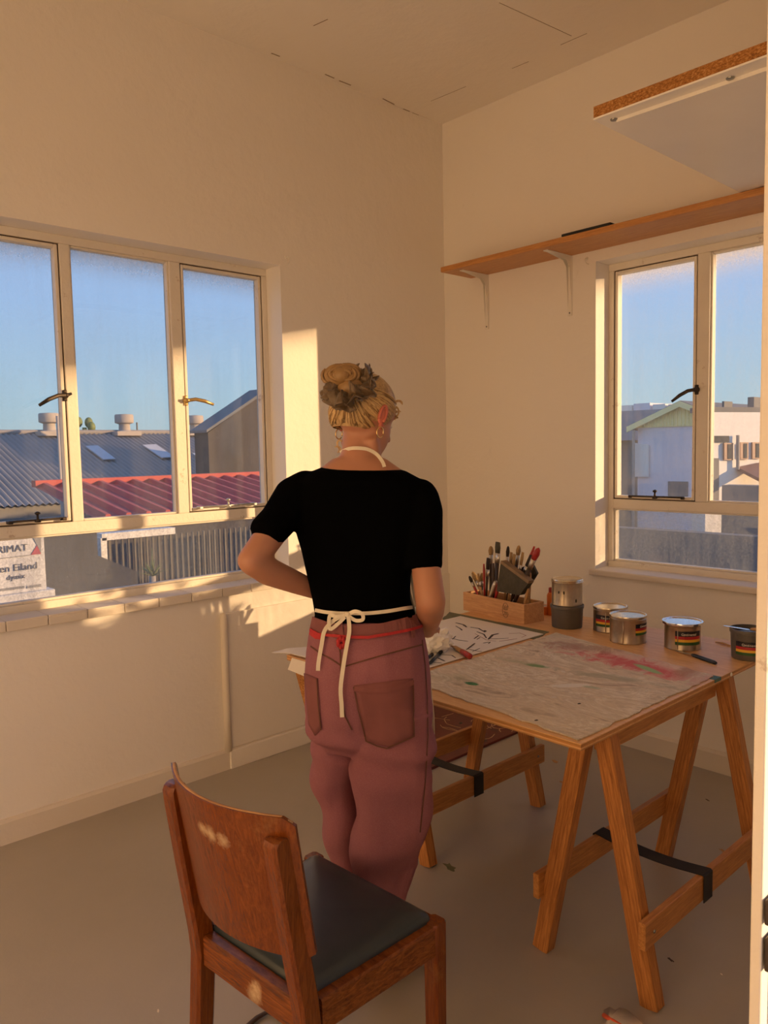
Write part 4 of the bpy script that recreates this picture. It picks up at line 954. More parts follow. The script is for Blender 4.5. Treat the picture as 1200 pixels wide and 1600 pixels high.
# ================================================================== PERSON
pr = thing('person', atd(590, 1525, 2.10)*1.0, 'person with blond updo, black top, dusty red jeans and apron ties at the table', 'person')
pl = onz(600, 1530, 0); pr.location = pl; W[pr] = Matrix.Translation(pl)
def remesh(m, voxel, smooth_it, name):
    me = bpy.data.meshes.new(name); bmesh.ops.recalc_face_normals(m.bm, faces=list(m.bm.faces)); m.bm.to_mesh(me); m.bm.free()
    o = bpy.data.objects.new(name, me); COL.objects.link(o)
    r = o.modifiers.new('r', 'REMESH'); r.mode = 'VOXEL'; r.voxel_size = voxel
    if smooth_it: s_ = o.modifiers.new('s', 'SMOOTH'); s_.factor = 0.5; s_.iterations = smooth_it
    dg = bpy.context.evaluated_depsgraph_get(); out = bpy.data.meshes.new_from_object(o.evaluated_get(dg)); bpy.data.objects.remove(o)
    return out
VF = Vector((math.sin(YAW), math.cos(YAW), 0))      # horizontal view direction
def ring(pxl, pxr, py, dep, thick, n=24, p=2.3):
    """body section between two silhouette pixels, at a depth, thickness in metres (half)"""
    a, b = atd(pxl, py, dep), atd(pxr, py, dep); c = (a+b)/2; x = (b-a)/2; y = VF*thick; out = []
    for k in range(n):
        t = 2*PI*k/n; cs, sn = math.cos(t), math.sin(t)
        out.append(c + x*(abs(cs)**(2/p)*(1 if cs >= 0 else -1)) + y*(abs(sn)**(2/p)*(1 if sn >= 0 else -1)))
    return out
def loft(m, rows): m.rings([ring(*r) for r in rows], True)
def limb(m, pts, n=14):
    P_ = [atd(a, b, d) for a, b, d, r in pts]; R_ = [r for *_, r in pts]; m.tube(P_, R_, n)
    for p, r in zip(P_, R_): m.ellipsoid(p, (r*0.98,)*3, None, 14, 8)
DB = 2.04
# --- skin: head, neck, chest, arms in one surface
m = MB()
HC = atd(570, 645, 2.055); fdir = (VF*0.72 + HR*0.70).normalized(); fdn = (fdir*0.92 + Vector((0, 0, -0.40))).normalized()
hx = fdn.cross(Vector((0, 0, 1))).normalized(); hz = hx.cross(fdn).normalized()
RH = Matrix(((hx.x, fdn.x, hz.x), (hx.y, fdn.y, hz.y), (hx.z, fdn.z, hz.z)))
def hp(x, y, z): return HC + RH @ Vector((x, y, z))
m.ellipsoid(hp(0, -0.006, 0.012), (0.072, 0.090, 0.084), RH, 24, 16)
m.ellipsoid(hp(0, 0.032, -0.046), (0.060, 0.056, 0.080), RH, 20, 14)
m.ellipsoid(hp(0, 0.052, -0.112), (0.030, 0.028, 0.026), RH, 16, 10)           # chin
m.tube([hp(0.050, 0.002, -0.070), hp(0.042, 0.034, -0.102), hp(0, 0.062, -0.124), hp(-0.042, 0.034, -0.102), hp(-0.050, 0.002, -0.070)], [0.017, 0.017, 0.016, 0.017, 0.017], 10)
m.tube([hp(0, 0.084, 0.005), hp(0, 0.098, -0.020), hp(0, 0.106, -0.034), hp(0, 0.090, -0.042)], [0.007, 0.009, 0.012, 0.008], 10)   # nose
m.tube([hp(-0.018, 0.078, -0.080), hp(0, 0.086, -0.080), hp(0.018, 0.078, -0.080)], [0.006, 0.009, 0.006], 8)    # lips
m.tube([hp(-0.040, 0.074, 0.022), hp(0, 0.086, 0.018), hp(0.040, 0.074, 0.022)], [0.008, 0.010, 0.008], 8)       # brow
limb(m, [(566, 672, 2.065, 0.050), (563, 705, 2.05, 0.049), (560, 735, 2.04, 0.060)])
m.rings([ring(520, 602, 716, 2.045, 0.055), ring(500, 625, 732, 2.045, 0.070), ring(470, 650, 752, 2.04, 0.085), ring(470, 648, 800, 2.04, 0.088), ring(494, 628, 880, 2.04, 0.082), ring(504, 630, 945, 2.05, 0.080)], True)
limb(m, [(470, 772, 2.05, 0.050), (432, 822, 1.98, 0.040), (408, 856, 1.93, 0.037), (392, 876, 1.90, 0.034)])
limb(m, [(392, 876, 1.90, 0.034), (420, 893, 1.95, 0.036), (462, 910, 2.02, 0.030), (497, 924, 2.08, 0.0235), (515, 930, 2.13, 0.023)])
limb(m, [(658, 792, 2.02, 0.050), (661, 850, 1.99, 0.036), (666, 890, 1.975, 0.0375), (672, 935, 1.95, 0.038)])
limb(m, [(673, 938, 1.95, 0.038), (672, 955, 2.02, 0.037), (670, 972, 2.12, 0.030), (668, 985, 2.22, 0.023)])
# left hand on the hip (thumb behind, fingers forward): palm and five bent fingers
def hand(m, wrist, pd, side, nrm, scale=1.0, curl=0.5):
    wrist = Vector(wrist); pd = Vector(pd).normalized(); side = Vector(side); side = (side-pd*side.dot(pd)).normalized(); nrm = pd.cross(side) if nrm is None else Vector(nrm).normalized()
    s_ = scale
    m.tube([wrist, wrist+pd*0.03*s_, wrist+pd*0.065*s_, wrist+pd*0.085*s_], [0.024*s_, 0.032*s_, 0.038*s_, 0.034*s_], 12, flat=(nrm, 0.45))
    for k, (o, L) in enumerate(((-0.028, 0.066), (-0.009, 0.076), (0.010, 0.070), (0.028, 0.055))):
        p = wrist+pd*0.080*s_+side*o*s_; d = pd.copy(); pts = [p-pd*0.015*s_]; 
        for j, f in enumerate((0.45, 0.30, 0.25)):
            pts.append(p.copy()); p = p+d*L*f*s_; d = (d+nrm*curl*0.55).normalized()
        pts.append(p)
        m.tube(pts, [0.0085*s_, 0.0085*s_, 0.008*s_, 0.0072*s_, 0.005*s_], 8)
    p = wrist+pd*0.025*s_-side*0.028*s_; d = (pd*0.6-side*0.75+nrm*0.3).normalized()
    m.tube([p-d*0.01, p+d*0.02*s_, p+d*0.042*s_+nrm*0.004, p+d*0.06*s_+pd*0.012*s_+nrm*0.006], [0.012*s_, 0.011*s_, 0.0095*s_, 0.006*s_], 8)
lw = atd(513, 929, 2.125)
hand(m, lw, HR*0.75+VF*0.65+Vector((0, 0, -0.25)), Vector((0, 0, 1)), None, 0.95, -0.5)
rw = atd(668, 984, 2.215); tgt = tc_+Vector((0.01, 0.0, 0.055))
hand(m, rw, (tgt-rw), HR, None, 0.95, 0.6)
# lower legs down to the shoes
limb(m, [(575, 1000, 2.05, 0.07), (615, 1100, 2.03, 0.065), (612, 1250, 2.03, 0.055), (600, 1360, 2.055, 0.045), (588, 1440, 2.085, 0.040), (592, 1500, 2.10, 0.030)])
limb(m, [(570, 1000, 2.06, 0.06), (525, 1100, 2.08, 0.045), (524, 1250, 2.12, 0.032), (534, 1360, 2.145, 0.024), (546, 1430, 2.16, 0.024), (551, 1485, 2.165, 0.026)])
skin_me = remesh(m, 0.0062, 4, 'body')
body = link('body', skin_me, 'skin', pr, True)
# ears
for sx in (1, -1):
    m = MB(); e0 = hp(sx*0.073, -0.004, -0.012)
    m.ellipsoid(e0, (0.007, 0.015, 0.026), RH, 14, 10); m.tube([e0+RH @ Vector((sx*0.006, 0.011*math.cos(t)-0.004, 0.023*math.sin(t))) for t in [i*PI/8-0.9 for i in range(0, 13)]], 0.0042, 7)
    m.ellipsoid(e0+RH @ Vector((sx*0.001, 0.004, -0.028)), (0.0055, 0.008, 0.010), RH, 10, 8)
    m.build('ear', 'ear', body, True)
    m = MB(); er = e0+RH @ Vector((sx*0.004, 0.002, -0.047)); m.tube([er+RH @ Vector((0.004*math.sin(t*0.5), 0.0135*math.cos(t), 0.0135*math.sin(t))) for t in [i*2*PI/20 for i in range(20)]], 0.0017, 7); m.build('earring', 'gold', pr, True)
for sx in (1, -1):
    m = MB(); m.ellipsoid(hp(sx*0.028, 0.068, -0.006), (0.011, 0.011, 0.011), RH, 14, 10); m.build('eye', 'white_metal', body, True)
    m = MB(); m.ellipsoid(hp(sx*0.028, 0.0765, -0.007), (0.0055, 0.004, 0.0055), RH, 10, 8); m.build('iris', 'penblue', body, True)
    m = MB(); m.tube([hp(sx*0.046, 0.076, 0.018), hp(sx*0.030, 0.089, 0.026), hp(sx*0.014, 0.091, 0.022)], [0.002, 0.003, 0.0025], 6); m.build('eyebrow', 'hair', body, True)
# --- hair: cap, gathered strands, bun
BUN = atd(548, 606, 1.975)
m = MB()
capc = hp(0, -0.010, 0.020)
m.ellipsoid(capc, (0.0775, 0.093, 0.084), RH, 28, 18)
m.ellipsoid(hp(0, -0.045, -0.014), (0.066, 0.052, 0.070), RH, 20, 12)
m.ellipsoid(BUN.lerp(capc, 0.35), (0.045, 0.045, 0.040), RH, 18, 12)
cap = remesh(m, 0.006, 3, 'hair')
bmh = bmesh.new(); bmh.from_mesh(cap)
# cut the cap open at face and nape
bmesh.ops.bisect_plane(bmh, geom=list(bmh.verts)+list(bmh.edges)+list(bmh.faces), plane_co=hp(0, 0.066, 0.05), plane_no=(RH @ Vector((0, 1, -0.42))).normalized(), clear_outer=True)
bmesh.ops.bisect_plane(bmh, geom=list(bmh.verts)+list(bmh.edges)+list(bmh.faces), plane_co=hp(0, -0.04, -0.062), plane_no=(RH @ Vector((0, 0.25, -1))).normalized(), clear_outer=True)
bvh_h = BVHTree.FromBMesh(bmh)
bmh.to_mesh(cap); bmh.free()
hair = link('hair', cap, 'hair', pr, True)
rh = random.Random(11); m = MB(); m2 = MB()
invR = RH.transposed(); bl = invR @ (BUN-capc)
for k in range(620):
    # hairline start angle around the head, strand runs over the cap towards the bun
    th_ = rh.uniform(0, 2*PI); el = rh.uniform(-1.05, 0.30) if abs(math.cos(th_)) < 0.9 else rh.uniform(-0.6, 0.25)
    s0 = Vector((math.cos(th_)*math.cos(el), math.sin(th_)*math.cos(el), math.sin(el)))
    if s0.y > 0.62 and s0.z < 0.30: continue
    s1 = Vector((bl.x/0.0775, bl.y/0.093, bl.z/0.084)).normalized(); pts = []
    for i in range(9):
        t = i/8; u = s0.lerp(s1, t)
        if u.length < 0.2: u = u + Vector((0.0, 0, 0.4))
        u.normalize(); d = (RH @ Vector((u.x*0.0775, u.y*0.093, u.z*0.084))).normalized()
        hit = bvh_h.ray_cast(capc+d*0.25, -d)
        if hit[0] is None: continue
        pts.append(hit[0]+d*(0.0012+0.0015*math.sin(PI*t)*rh.random()))
    if len(pts) >= 4: (m if k % 3 else m2).tube(pts, [0.0009+0.0007*math.sin(PI*i/(len(pts)-1)) for i in range(len(pts))], 5)
sh1 = plain('blonde_strand_light', (0.62, 0.43, 0.20), 0.4, 0, 0.2, 200); sh2 = plain('blonde_strand_dark', (0.30, 0.175, 0.065), 0.45, 0, 0.2, 200)
tag(m.build('hair_strands', sh1, hair, True), kind='stuff'); tag(m2.build('hair_strands', sh2, hair, True), kind='stuff')
# loose curls by ear and neck
m = MB()
for (a, b, d), n_, rr0 in (((622, 632, 2.09), 1, 0.012), ((617, 640, 2.06), -1, 0.010), ((530, 690, 2.05), 1, 0.006), ((528, 700, 2.06), -1, 0.005), ((620, 645, 2.08), 1, 0.007)):
    c = atd(a, b, d)
    for k in range(4):
        o = Vector((rh.uniform(-.003, .003), rh.uniform(-.003, .003), rh.uniform(-.003, .003)))
        m.tube([c+o+HR*(rr0*math.cos(t)*n_)+Vector((0, 0, rr0*math.sin(t)-0.002*t)) for t in [0.5*i for i in range(10)]], 0.0011, 5)
tag(m.build('loose_curls', sh1, hair, True), kind='stuff')
# bun: coiled lock on the upper left, wrapped by the ruffled scrunchie
m = MB(); cb = atd(534, 586, 1.955)
for k in range(46):
    a = rh.uniform(0, 6.28); r0 = rh.uniform(0.008, 0.027); off = rh.uniform(-0.014, 0.014)
    m.tube([cb + HR*(r0*math.cos(a+t)*1.3+0.006*math.sin(k)) + Vector((0, 0, r0*math.sin(a+t)*0.95)) + HB*(0.018*math.cos(r0*60)+off*0.4) + HR*off for t in [i*0.35 for i in range(10)]], [0.003+0.002*math.sin(PI*i/9) for i in range(10)], 6)
m.ellipsoid(cb, (0.026, 0.026, 0.024), None, 16, 10); m.ellipsoid(BUN, (0.042, 0.038, 0.034), None, 16, 10)
tag(m.build('bun', sh2, hair, True), kind=None)
ax = (HB*0.55 + Vector((0, 0, 0.80)) - HR*0.25).normalized(); e1 = ax.cross(HR).normalized(); e2 = ax.cross(e1).normalized()
rr = []; NU, NV = 84, 16
SCC = atd(547, 607, 1.968)
for i in range(NU):
    u = 2*PI*i/NU; R_ = 0.044+0.006*math.sin(3*u+1); row = []
    ru = e1*math.cos(u)+e2*math.sin(u); cen = SCC+ru*R_+ax*(0.008*math.sin(4*u)+0.006*math.sin(7*u+2))
    for j in range(NV):
        v = 2*PI*j/NV; tr_ = 0.0150+0.0065*math.sin(11*u+2.2*math.sin(v))+0.004*math.sin(17*u+3*v)+0.006*mnoise.noise(Vector((math.cos(u)*3, math.sin(u)*3, v)))
        row.append(cen + (ru*math.cos(v)*1.05+ax*math.sin(v)*1.2)*tr_)
    rr.append(row)
rr.append(rr[0]); m = MB(); m.rings(rr, False)
bmesh.ops.remove_doubles(m.bm, verts=list(m.bm.verts), dist=1e-6)
# folded ruffles standing off the ring
rp_ = random.Random(5)
for k in range(13):
    u = 2*PI*k/13+rp_.uniform(-.12, .12); ru = e1*math.cos(u)+e2*math.sin(u); tg = ax.cross(ru).normalized()
    el = rp_.uniform(-0.5, 1.1); od = (ru*math.cos(el)+ax*math.sin(el)).normalized(); nd = od.cross(tg).normalized()
    cen = SCC+ru*0.040+ax*rp_.uniform(-0.014, 0.016); L = rp_.uniform(0.026, 0.038); wd = rp_.uniform(0.022, 0.032); ph = rp_.uniform(0, 6); fr1 = rp_.uniform(1.2, 2.0)
    NS, NT = 14, 6; G = []
    for sgn_ in (0.0011, -0.0011):
        g = []
        for a in range(NS+1):
            q = -1+2*a/NS; g.append([m.bm.verts.new(cen + od*(L*t_*(1-0.18*q*q+0.10*math.sin(fr1*3*q+ph))) + tg*(q*wd*(0.55+0.6*t_)) + nd*((0.0110*math.sin(fr1*q*1.9+ph)+0.003*math.sin(6*q+ph))*t_**0.8+0.012*t_*t_*math.sin(ph)+sgn_)) for t_ in [b/NT for b in range(NT+1)]])
        G.append(g)
    for a in range(NS):
        for b in range(NT):
            m.face([G[0][a][b], G[0][a+1][b], G[0][a+1][b+1], G[0][a][b+1]]); m.face([G[1][a][b], G[1][a][b+1], G[1][a+1][b+1], G[1][a+1][b]])
    for a in range(NS): m.face([G[0][a][NT], G[0][a+1][NT], G[1][a+1][NT], G[1][a][NT]])
    for b in range(NT):
        m.face([G[0][0][b], G[0][0][b+1], G[1][0][b+1], G[1][0][b]]); m.face([G[0][NS][b], G[1][NS][b], G[1][NS][b+1], G[0][NS][b+1]])
m.build('scrunchie', 'scrunchie', pr, True)
# --- black top
m = MB()
m.rings([ring(511, 602, 728, 2.045, 0.050), ring(488, 634, 737, 2.04, 0.072), ring(462, 662, 752, 2.04, 0.088), ring(456, 668, 785, 2.04, 0.098), ring(460, 664, 820, 2.04, 0.100), ring(472, 650, 860, 2.04, 0.098), ring(481, 641, 900, 2.045, 0.096), ring(489, 640, 935, 2.05, 0.094), ring(493, 648, 960, 2.05, 0.096), ring(491, 655, 985, 2.05, 0.104), ring(490, 657, 1000, 2.05, 0.104)], True)
limb(m, [(478, 765, 2.05, 0.050), (461, 778, 2.03, 0.056), (436, 812, 1.985, 0.047), (421, 829, 1.955, 0.0445)])
m.tube([atd(430, 818, 1.97), atd(412, 836, 1.94)], [0.0455, 0.0425], 18)
limb(m, [(655, 778, 2.03, 0.050), (661, 800, 2.015, 0.050), (663, 845, 1.99, 0.0450), (664, 870, 1.985, 0.0435)])
m.tube([atd(662, 862, 1.985), atd(663, 888, 1.978)], [0.0450, 0.0445], 22)
me = remesh(m, 0.0062, 3, 'top')
bt = bmesh.new(); bt.from_mesh(me)
def cut(bm, co, no):
    bmesh.ops.bisect_plane(bm, geom=list(bm.verts)+list(bm.edges)+list(bm.faces), plane_co=co, plane_no=Vector(no).normalized(), clear_outer=True)
# neckline: clear what is above it near the neck only
nk = atd(557, 727, 1.99)
kill = [v for v in bt.verts if v.co.z > nk.z+0.004 + 1.6*max(0, abs((v.co-nk).dot(HR))-0.050) and abs((v.co-nk).dot(HR)) < 0.085]
bmesh.ops.delete(bt, geom=kill, context='VERTS')
bt.to_mesh(me); bvh_t = BVHTree.FromBMesh(bt); bt.free()
top = link('top', me, 'black_cloth', pr, True)
sol = top.modifiers.new('hem', 'SOLIDIFY'); sol.thickness = 0.002; sol.offset = 1.0
# --- jeans
m = MB()
m.rings([ring(490, 655, 962, 2.05, 0.106), ring(485, 661, 985, 2.05, 0.114), ring(479, 667, 1020, 2.05, 0.128), ring(475, 672, 1060, 2.05, 0.138), ring(476, 674, 1100, 2.05, 0.138), ring(481, 672, 1140, 2.055, 0.122), ring(500, 650, 1165, 2.06, 0.090)], True)
m.rings([ring(478, 570, 1100, 2.075, 0.110), ring(482, 566, 1160, 2.11, 0.098), ring(489, 562, 1210, 2.13, 0.094), ring(500, 560, 1270, 2.145, 0.092), ring(510, 558, 1330, 2.155, 0.090), ring(520, 562, 1390, 2.15, 0.086), ring(528, 566, 1440, 2.16, 0.070), ring(532, 570, 1470, 2.165, 0.060)], True)
m.rings([ring(548, 677, 1100, 2.03, 0.120), ring(553, 678, 1160, 2.005, 0.110), ring(553, 678, 1210, 1.995, 0.106), ring(552, 676, 1260, 1.995, 0.106), ring(551, 671, 1305, 2.005, 0.104), ring(551, 662, 1345, 2.02, 0.098), ring(554, 640, 1385, 2.05, 0.090), ring(558, 624, 1430, 2.08, 0.072), ring(562, 618, 1470, 2.09, 0.062), ring(564, 616, 1488, 2.095, 0.058)], True)
me = remesh(m, 0.0065, 2, 'jeans')
bj = bmesh.new(); bj.from_mesh(me)
# soft folds
hip_c = atd(575, 1100, 2.05)
bj.normal_update()
for v in bj.verts:
    q = v.co - hip_c; x = q.dot(HR); z = q.z; low = max(0.0, min(1.0, (-z-0.02)/0.25))
    f = 0.0
    f += 0.0095*math.sin(30*(x*0.9+z*0.55)+3*math.sin(z*9)+1.0)*low
    f += 0.0085*math.sin(44*(z*0.75-x*0.65)+2*math.sin(x*12))*low
    f += 0.014*mnoise.noise(Vector((v.co.x*6, v.co.y*6, v.co.z*2.2)))*(0.25+0.75*low)
    f += 0.006*mnoise.noise(Vector((v.co.x*16, v.co.y*16, v.co.z*6)))
    # horizontal creases under the seat
    f += 0.008*math.sin(70*z+9*x)*math.exp(-((z+0.10)/0.05)**2)
    v.co += v.normal*f
cut(bj, atd(572, 974, 1.95), (0, 0, 1) )
bj.normal_update(); bj.to_mesh(me); bvh_j = BVHTree.FromBMesh(bj); bj.free()
jeans = link('jeans', me, 'denim', pr, True)
sol = jeans.modifiers.new('hem', 'SOLIDIFY'); sol.thickness = 0.003; sol.offset = -1.0
def surf(px, py, off=0.002, trees=None, fallback=2.05):
    d = ray(px, py); L = d.length; best = None
    for t in (trees or (bvh_j, bvh_t)):
        h = t.ray_cast(CAM, d/L)
        if h[0] is not None and (best is None or h[3] < best[3]): best = h
    if best is None: return atd(px, py, fallback), -d/L
    n = best[1]
    if n.dot(d) > 0: n = -n
    return best[0]+n*off, n
def ribbon(name, pix, wd, mat, parent, off=0.003, th=0.0016, n=4, trees=None, lift=None, fb=1.95):
    """flat tape laid on the body along pixels"""
    q = []
    for i in range(len(pix)-1):
        for k in range(n):
            t = k/n; q.append((pix[i][0]+(pix[i+1][0]-pix[i][0])*t, pix[i][1]+(pix[i+1][1]-pix[i][1])*t, i+t))
    q.append((*pix[-1][:2], len(pix)-1)); P_ = []
    for a, b, s_ in q:
        p, nn = surf(a, b, off+(lift(s_) if lift else 0), trees, fb); P_.append((p, nn))
    rr = []
    for i, (p, nn) in enumerate(P_):
        t = P_[min(i+1, len(P_)-1)][0]-P_[max(i-1, 0)][0]; s_ = t.cross(nn)
        if s_.length < 1e-7: s_ = t.orthogonal()
        s_.normalize(); u_ = s_.cross(t).normalized(); u_ = u_ if u_.dot(nn) > 0 else -u_
        rr.append([p-s_*wd/2, p+s_*wd/2, p+s_*wd/2+u_*th, p-s_*wd/2+u_*th])
    m = MB(); m.rings(rr); return m.build(name, mat, parent)
# waistband, yoke seams, centre seam
ribbon('waistband', [(488, 974), (510, 982), (532, 988), (560, 989), (600, 984), (630, 977), (656, 969)], 0.034, 'denim_patch', jeans, 0.0025, 0.002, 6, (bvh_j,))
for pix in ([(486, 1010), (500, 1020), (518, 1030), (533, 1040)], [(660, 1007), (630, 1015), (590, 1026), (556, 1036), (540, 1041)], [(527, 995), (532, 1020), (533, 1060), (534, 1090), (540, 1120), (550, 1140)]):
    ribbon('seam', pix, 0.0035, 'stitch', jeans, 0.0012, 0.001, 5, (bvh_j,))
ribbon('side_seam', [(659, 1000), (664, 1040), (667, 1090), (668, 1150), (664, 1220), (656, 1300)], 0.003, 'stitch', jeans, 0.0012, 0.001, 5, (bvh_j,))
def patch(name, poly, mat, off=0.002, th=0.0022, ng=10):
    """cloth patch laid on the seat of the jeans; poly: four pixel corners plus optional bottom point"""
    (x0, y0), (x1, y1), (x2, y2), (x3, y3) = poly; m = MB(); G = []
    for i in range(ng+1):
        v = i/ng; row = []
        for j in range(ng+1):
            u = j/ng
            a = (x0+(x1-x0)*u, y0+(y1-y0)*u); b = (x3+(x2-x3)*u, y3+(y2-y3)*u)
            px, py = a[0]+(b[0]-a[0])*v, a[1]+(b[1]-a[1])*v + 14*v*v*(1-abs(2*u-1))
            p, nn = surf(px, py, off, (bvh_j,)); row.append((m.bm.verts.new(p+nn*th), m.bm.verts.new(p-nn*0.004)))
        G.append(row)
    for i in range(ng):
        for j in range(ng): m.face([G[i][j][0], G[i][j+1][0], G[i+1][j+1][0], G[i+1][j][0]])
    ed = [G[0][j] for j in range(ng+1)]+[G[i][ng] for i in range(1, ng+1)]+[G[ng][j] for j in range(ng-1, -1, -1)]+[G[i][0] for i in range(ng-1, 0, -1)]
    for i in range(len(ed)): a, b = ed[i], ed[(i+1) % len(ed)]; m.face([a[0], b[0], b[1], a[1]])
    return m.build(name, mat, jeans, True)
pk = patch('pocket', [(553, 1071), (644, 1060), (646, 1150), (573, 1158)], 'denim_patch')
ribbon('pocket_hem', [(554, 1076), (575, 1079), (600, 1079), (625, 1074), (644, 1066)], 0.012, 'denim_patch', jeans, 0.005, 0.001, 5, (bvh_j,))
ribbon('stitching', [(573, 1158), (590, 1166), (605, 1170), (625, 1160), (646, 1150), (645, 1110), (644, 1063)], 0.0028, 'stitch', jeans, 0.0046, 0.0008, 6, (bvh_j,))
ribbon('stitching', [(553, 1073), (560, 1110), (573, 1158)], 0.0028, 'stitch', jeans, 0.0046, 0.0008, 6, (bvh_j,))
pk2 = patch('pocket', [(477, 1052), (497, 1060), (503, 1138), (484, 1132)], 'denim_patch')
ribbon('stitching', [(497, 1060), (499, 1100), (503, 1140)], 0.0028, 'stitch', jeans, 0.0046, 0.0008, 6, (bvh_j,))
for pxl in (533, 641): ribbon('belt_loop', [(pxl, 972), (pxl+1, 985), (pxl+2, 997)], 0.012, 'denim_patch', jeans, 0.006, 0.002, 3, (bvh_j,))
ribbon('red_cord', [(489, 984), (500, 991), (520, 993), (545, 995), (575, 996), (610, 990), (640, 984), (655, 979)], 0.007, 'redcord', jeans, 0.006, 0.004, 5, (bvh_j,))
ribbon('red_cord', [(489, 988), (498, 995), (508, 996)], 0.012, 'redcord', jeans, 0.006, 0.004, 5, (bvh_j,))
m = MB(); kp, kn = surf(535, 1004, 0.008, (bvh_j,))
for k in range(7): a = k*0.9; m.ellipsoid(kp+HR*0.008*math.cos(a)+Vector((0, 0, 0.010*math.sin(a))), (0.006, 0.006, 0.008), None, 8, 6)
m.build('red_knot', 'redcord', jeans, True)
# --- apron: neck strap, waist tie with bow, front panel edge
def P3(px, py, d): return atd(px, py, d)
def tape(name, pts, wd, parent, nrm=None, th=0.0015):
    pts = [Vector(p) for p in pts]; q = []
    for i in range(len(pts)-1):
        for k in range(5):
            t = k/5; p0, p1, p2, p3 = pts[max(i-1, 0)], pts[i], pts[i+1], pts[min(i+2, len(pts)-1)]
            q.append(0.5*((2*p1)+(p2-p0)*t+(2*p0-5*p1+4*p2-p3)*t*t+(3*p1-p0-3*p2+p3)*t**3))
    q.append(pts[-1]); rr = []
    for i, p in enumerate(q):
        t = q[min(i+1, len(q)-1)]-q[max(i-1, 0)]; nn = nrm or (CAM-p).normalized(); s_ = t.cross(nn).normalized(); u_ = s_.cross(t).normalized()
        rr.append([p-s_*wd/2, p+s_*wd/2, p+s_*wd/2+u_*th, p-s_*wd/2+u_*th])
    m = MB(); m.rings(rr); return m.build(name, 'tape', parent, False)
ap = MB()
fr_ = []
for i, (py, xl_, xr_) in enumerate(((800, 515, 628), (880, 512, 632), (950, 504, 648), (1000, 498, 662), (1060, 494, 673), (1120, 494, 679), (1180, 496, 680))):
    row = []
    for k in range(13):
        u = k/12; px = xl_+(xr_-xl_)*u; row.append(atd(px, py, 2.06+0.118*math.sin(PI*u)**0.7))
    fr_.append(row)
ap.rings(fr_, False, False); ao = ap.build('apron', 'tape', pr, True)
sol = ao.modifiers.new('t', 'SOLIDIFY'); sol.thickness = 0.002
def on_body(px, py, off=0.004): return surf(px, py, off)[0]
neck = [on_body(*q, 0.003) if False else None for q in ()]
bn = BVHTree.FromPolygons([v.co.copy() for v in skin_me.vertices], [tuple(p.vertices) for p in skin_me.polygons])
npts = [surf(a, b, 0.003, (bn,))[0] for a, b in ((532, 707), (546, 702), (560, 701), (575, 703), (588, 711), (597, 723), (600, 731))]
tape('neck_strap', npts, 0.009, ao)
tape('waist_tie', [on_body(a, b) for a, b in ((495, 953), (510, 956), (530, 958), (547, 958), (575, 958), (605, 955), (630, 951), (642, 949.5))], 0.009, ao)
off = lambda a, b, o: surf(a, b, o)[0]
tape('bow_tail', [off(541, 960, .012), off(526, 968, .014), off(512, 985, .012), off(507, 1010, .012), off(503, 1035, .012), off(502, 1048, .012)], 0.010, ao)
tape('bow_tail', [off(545, 960, .012), off(547, 985, .014), off(543, 1010, .013), off(538, 1040, .012), off(534, 1075, .012), off(536, 1100, .012), off(537, 1119, .012)], 0.010, ao)
tape('bow_loop', [off(543, 960, .010), off(530, 962, .02), off(520, 974, .024), off(522, 983, .02), off(532, 977, .014), off(541, 963, .014)], 0.009, ao)
tape('bow_loop', [off(545, 959, .010), off(556, 954, .02), off(566, 958, .024), off(567, 967, .02), off(557, 969, .014), off(546, 962, .014)], 0.009, ao)
m = MB(); m.ellipsoid(off(544, 959, .012), (0.008, 0.007, 0.007), None, 10, 8); m.build('bow_knot', 'tape', ao, True)
tape('bib_edge', [atd(641, 892, 2.10), atd(645, 915, 2.09), atd(650, 948, 2.07)], 0.008, ao)
# --- shoes
def shoe(heel, toe, nm='shoe'):
    heel, toe = Vector(heel), Vector(toe); d = (toe-heel); L = d.length; d.normalize(); s_ = Vector((-d.y, d.x, 0))
    rr = []
    for f, wd, h in ((0, 0.018, 0.050), (0.06, 0.030, 0.062), (0.25, 0.034, 0.066), (0.45, 0.036, 0.062), (0.65, 0.044, 0.046), (0.82, 0.044, 0.036), (0.94, 0.032, 0.028), (1.0, 0.012, 0.018)):
        c = heel+d*L*f; rr.append([c+s_*(wd*math.cos(t))+Vector((0, 0, 0.001+h*0.5+h*0.5*math.sin(t) if math.sin(t) > -0.3 else 0.001)) for t in [2*PI*k/16 for k in range(16)]])
    m = MB(); m.rings(rr); m.build(nm, 'shoe', pr, True)
h1 = onz(583, 1543, 0); shoe(Vector((h1.x, h1.y, 0)), Vector((h1.x, h1.y, 0))+(VF*0.75+HR*0.66)*0.245)
h2 = onz(545, 1508, 0); shoe(Vector((h2.x, h2.y, 0)), Vector((h2.x, h2.y, 0))+(VF*0.97+HR*0.1)*0.245)

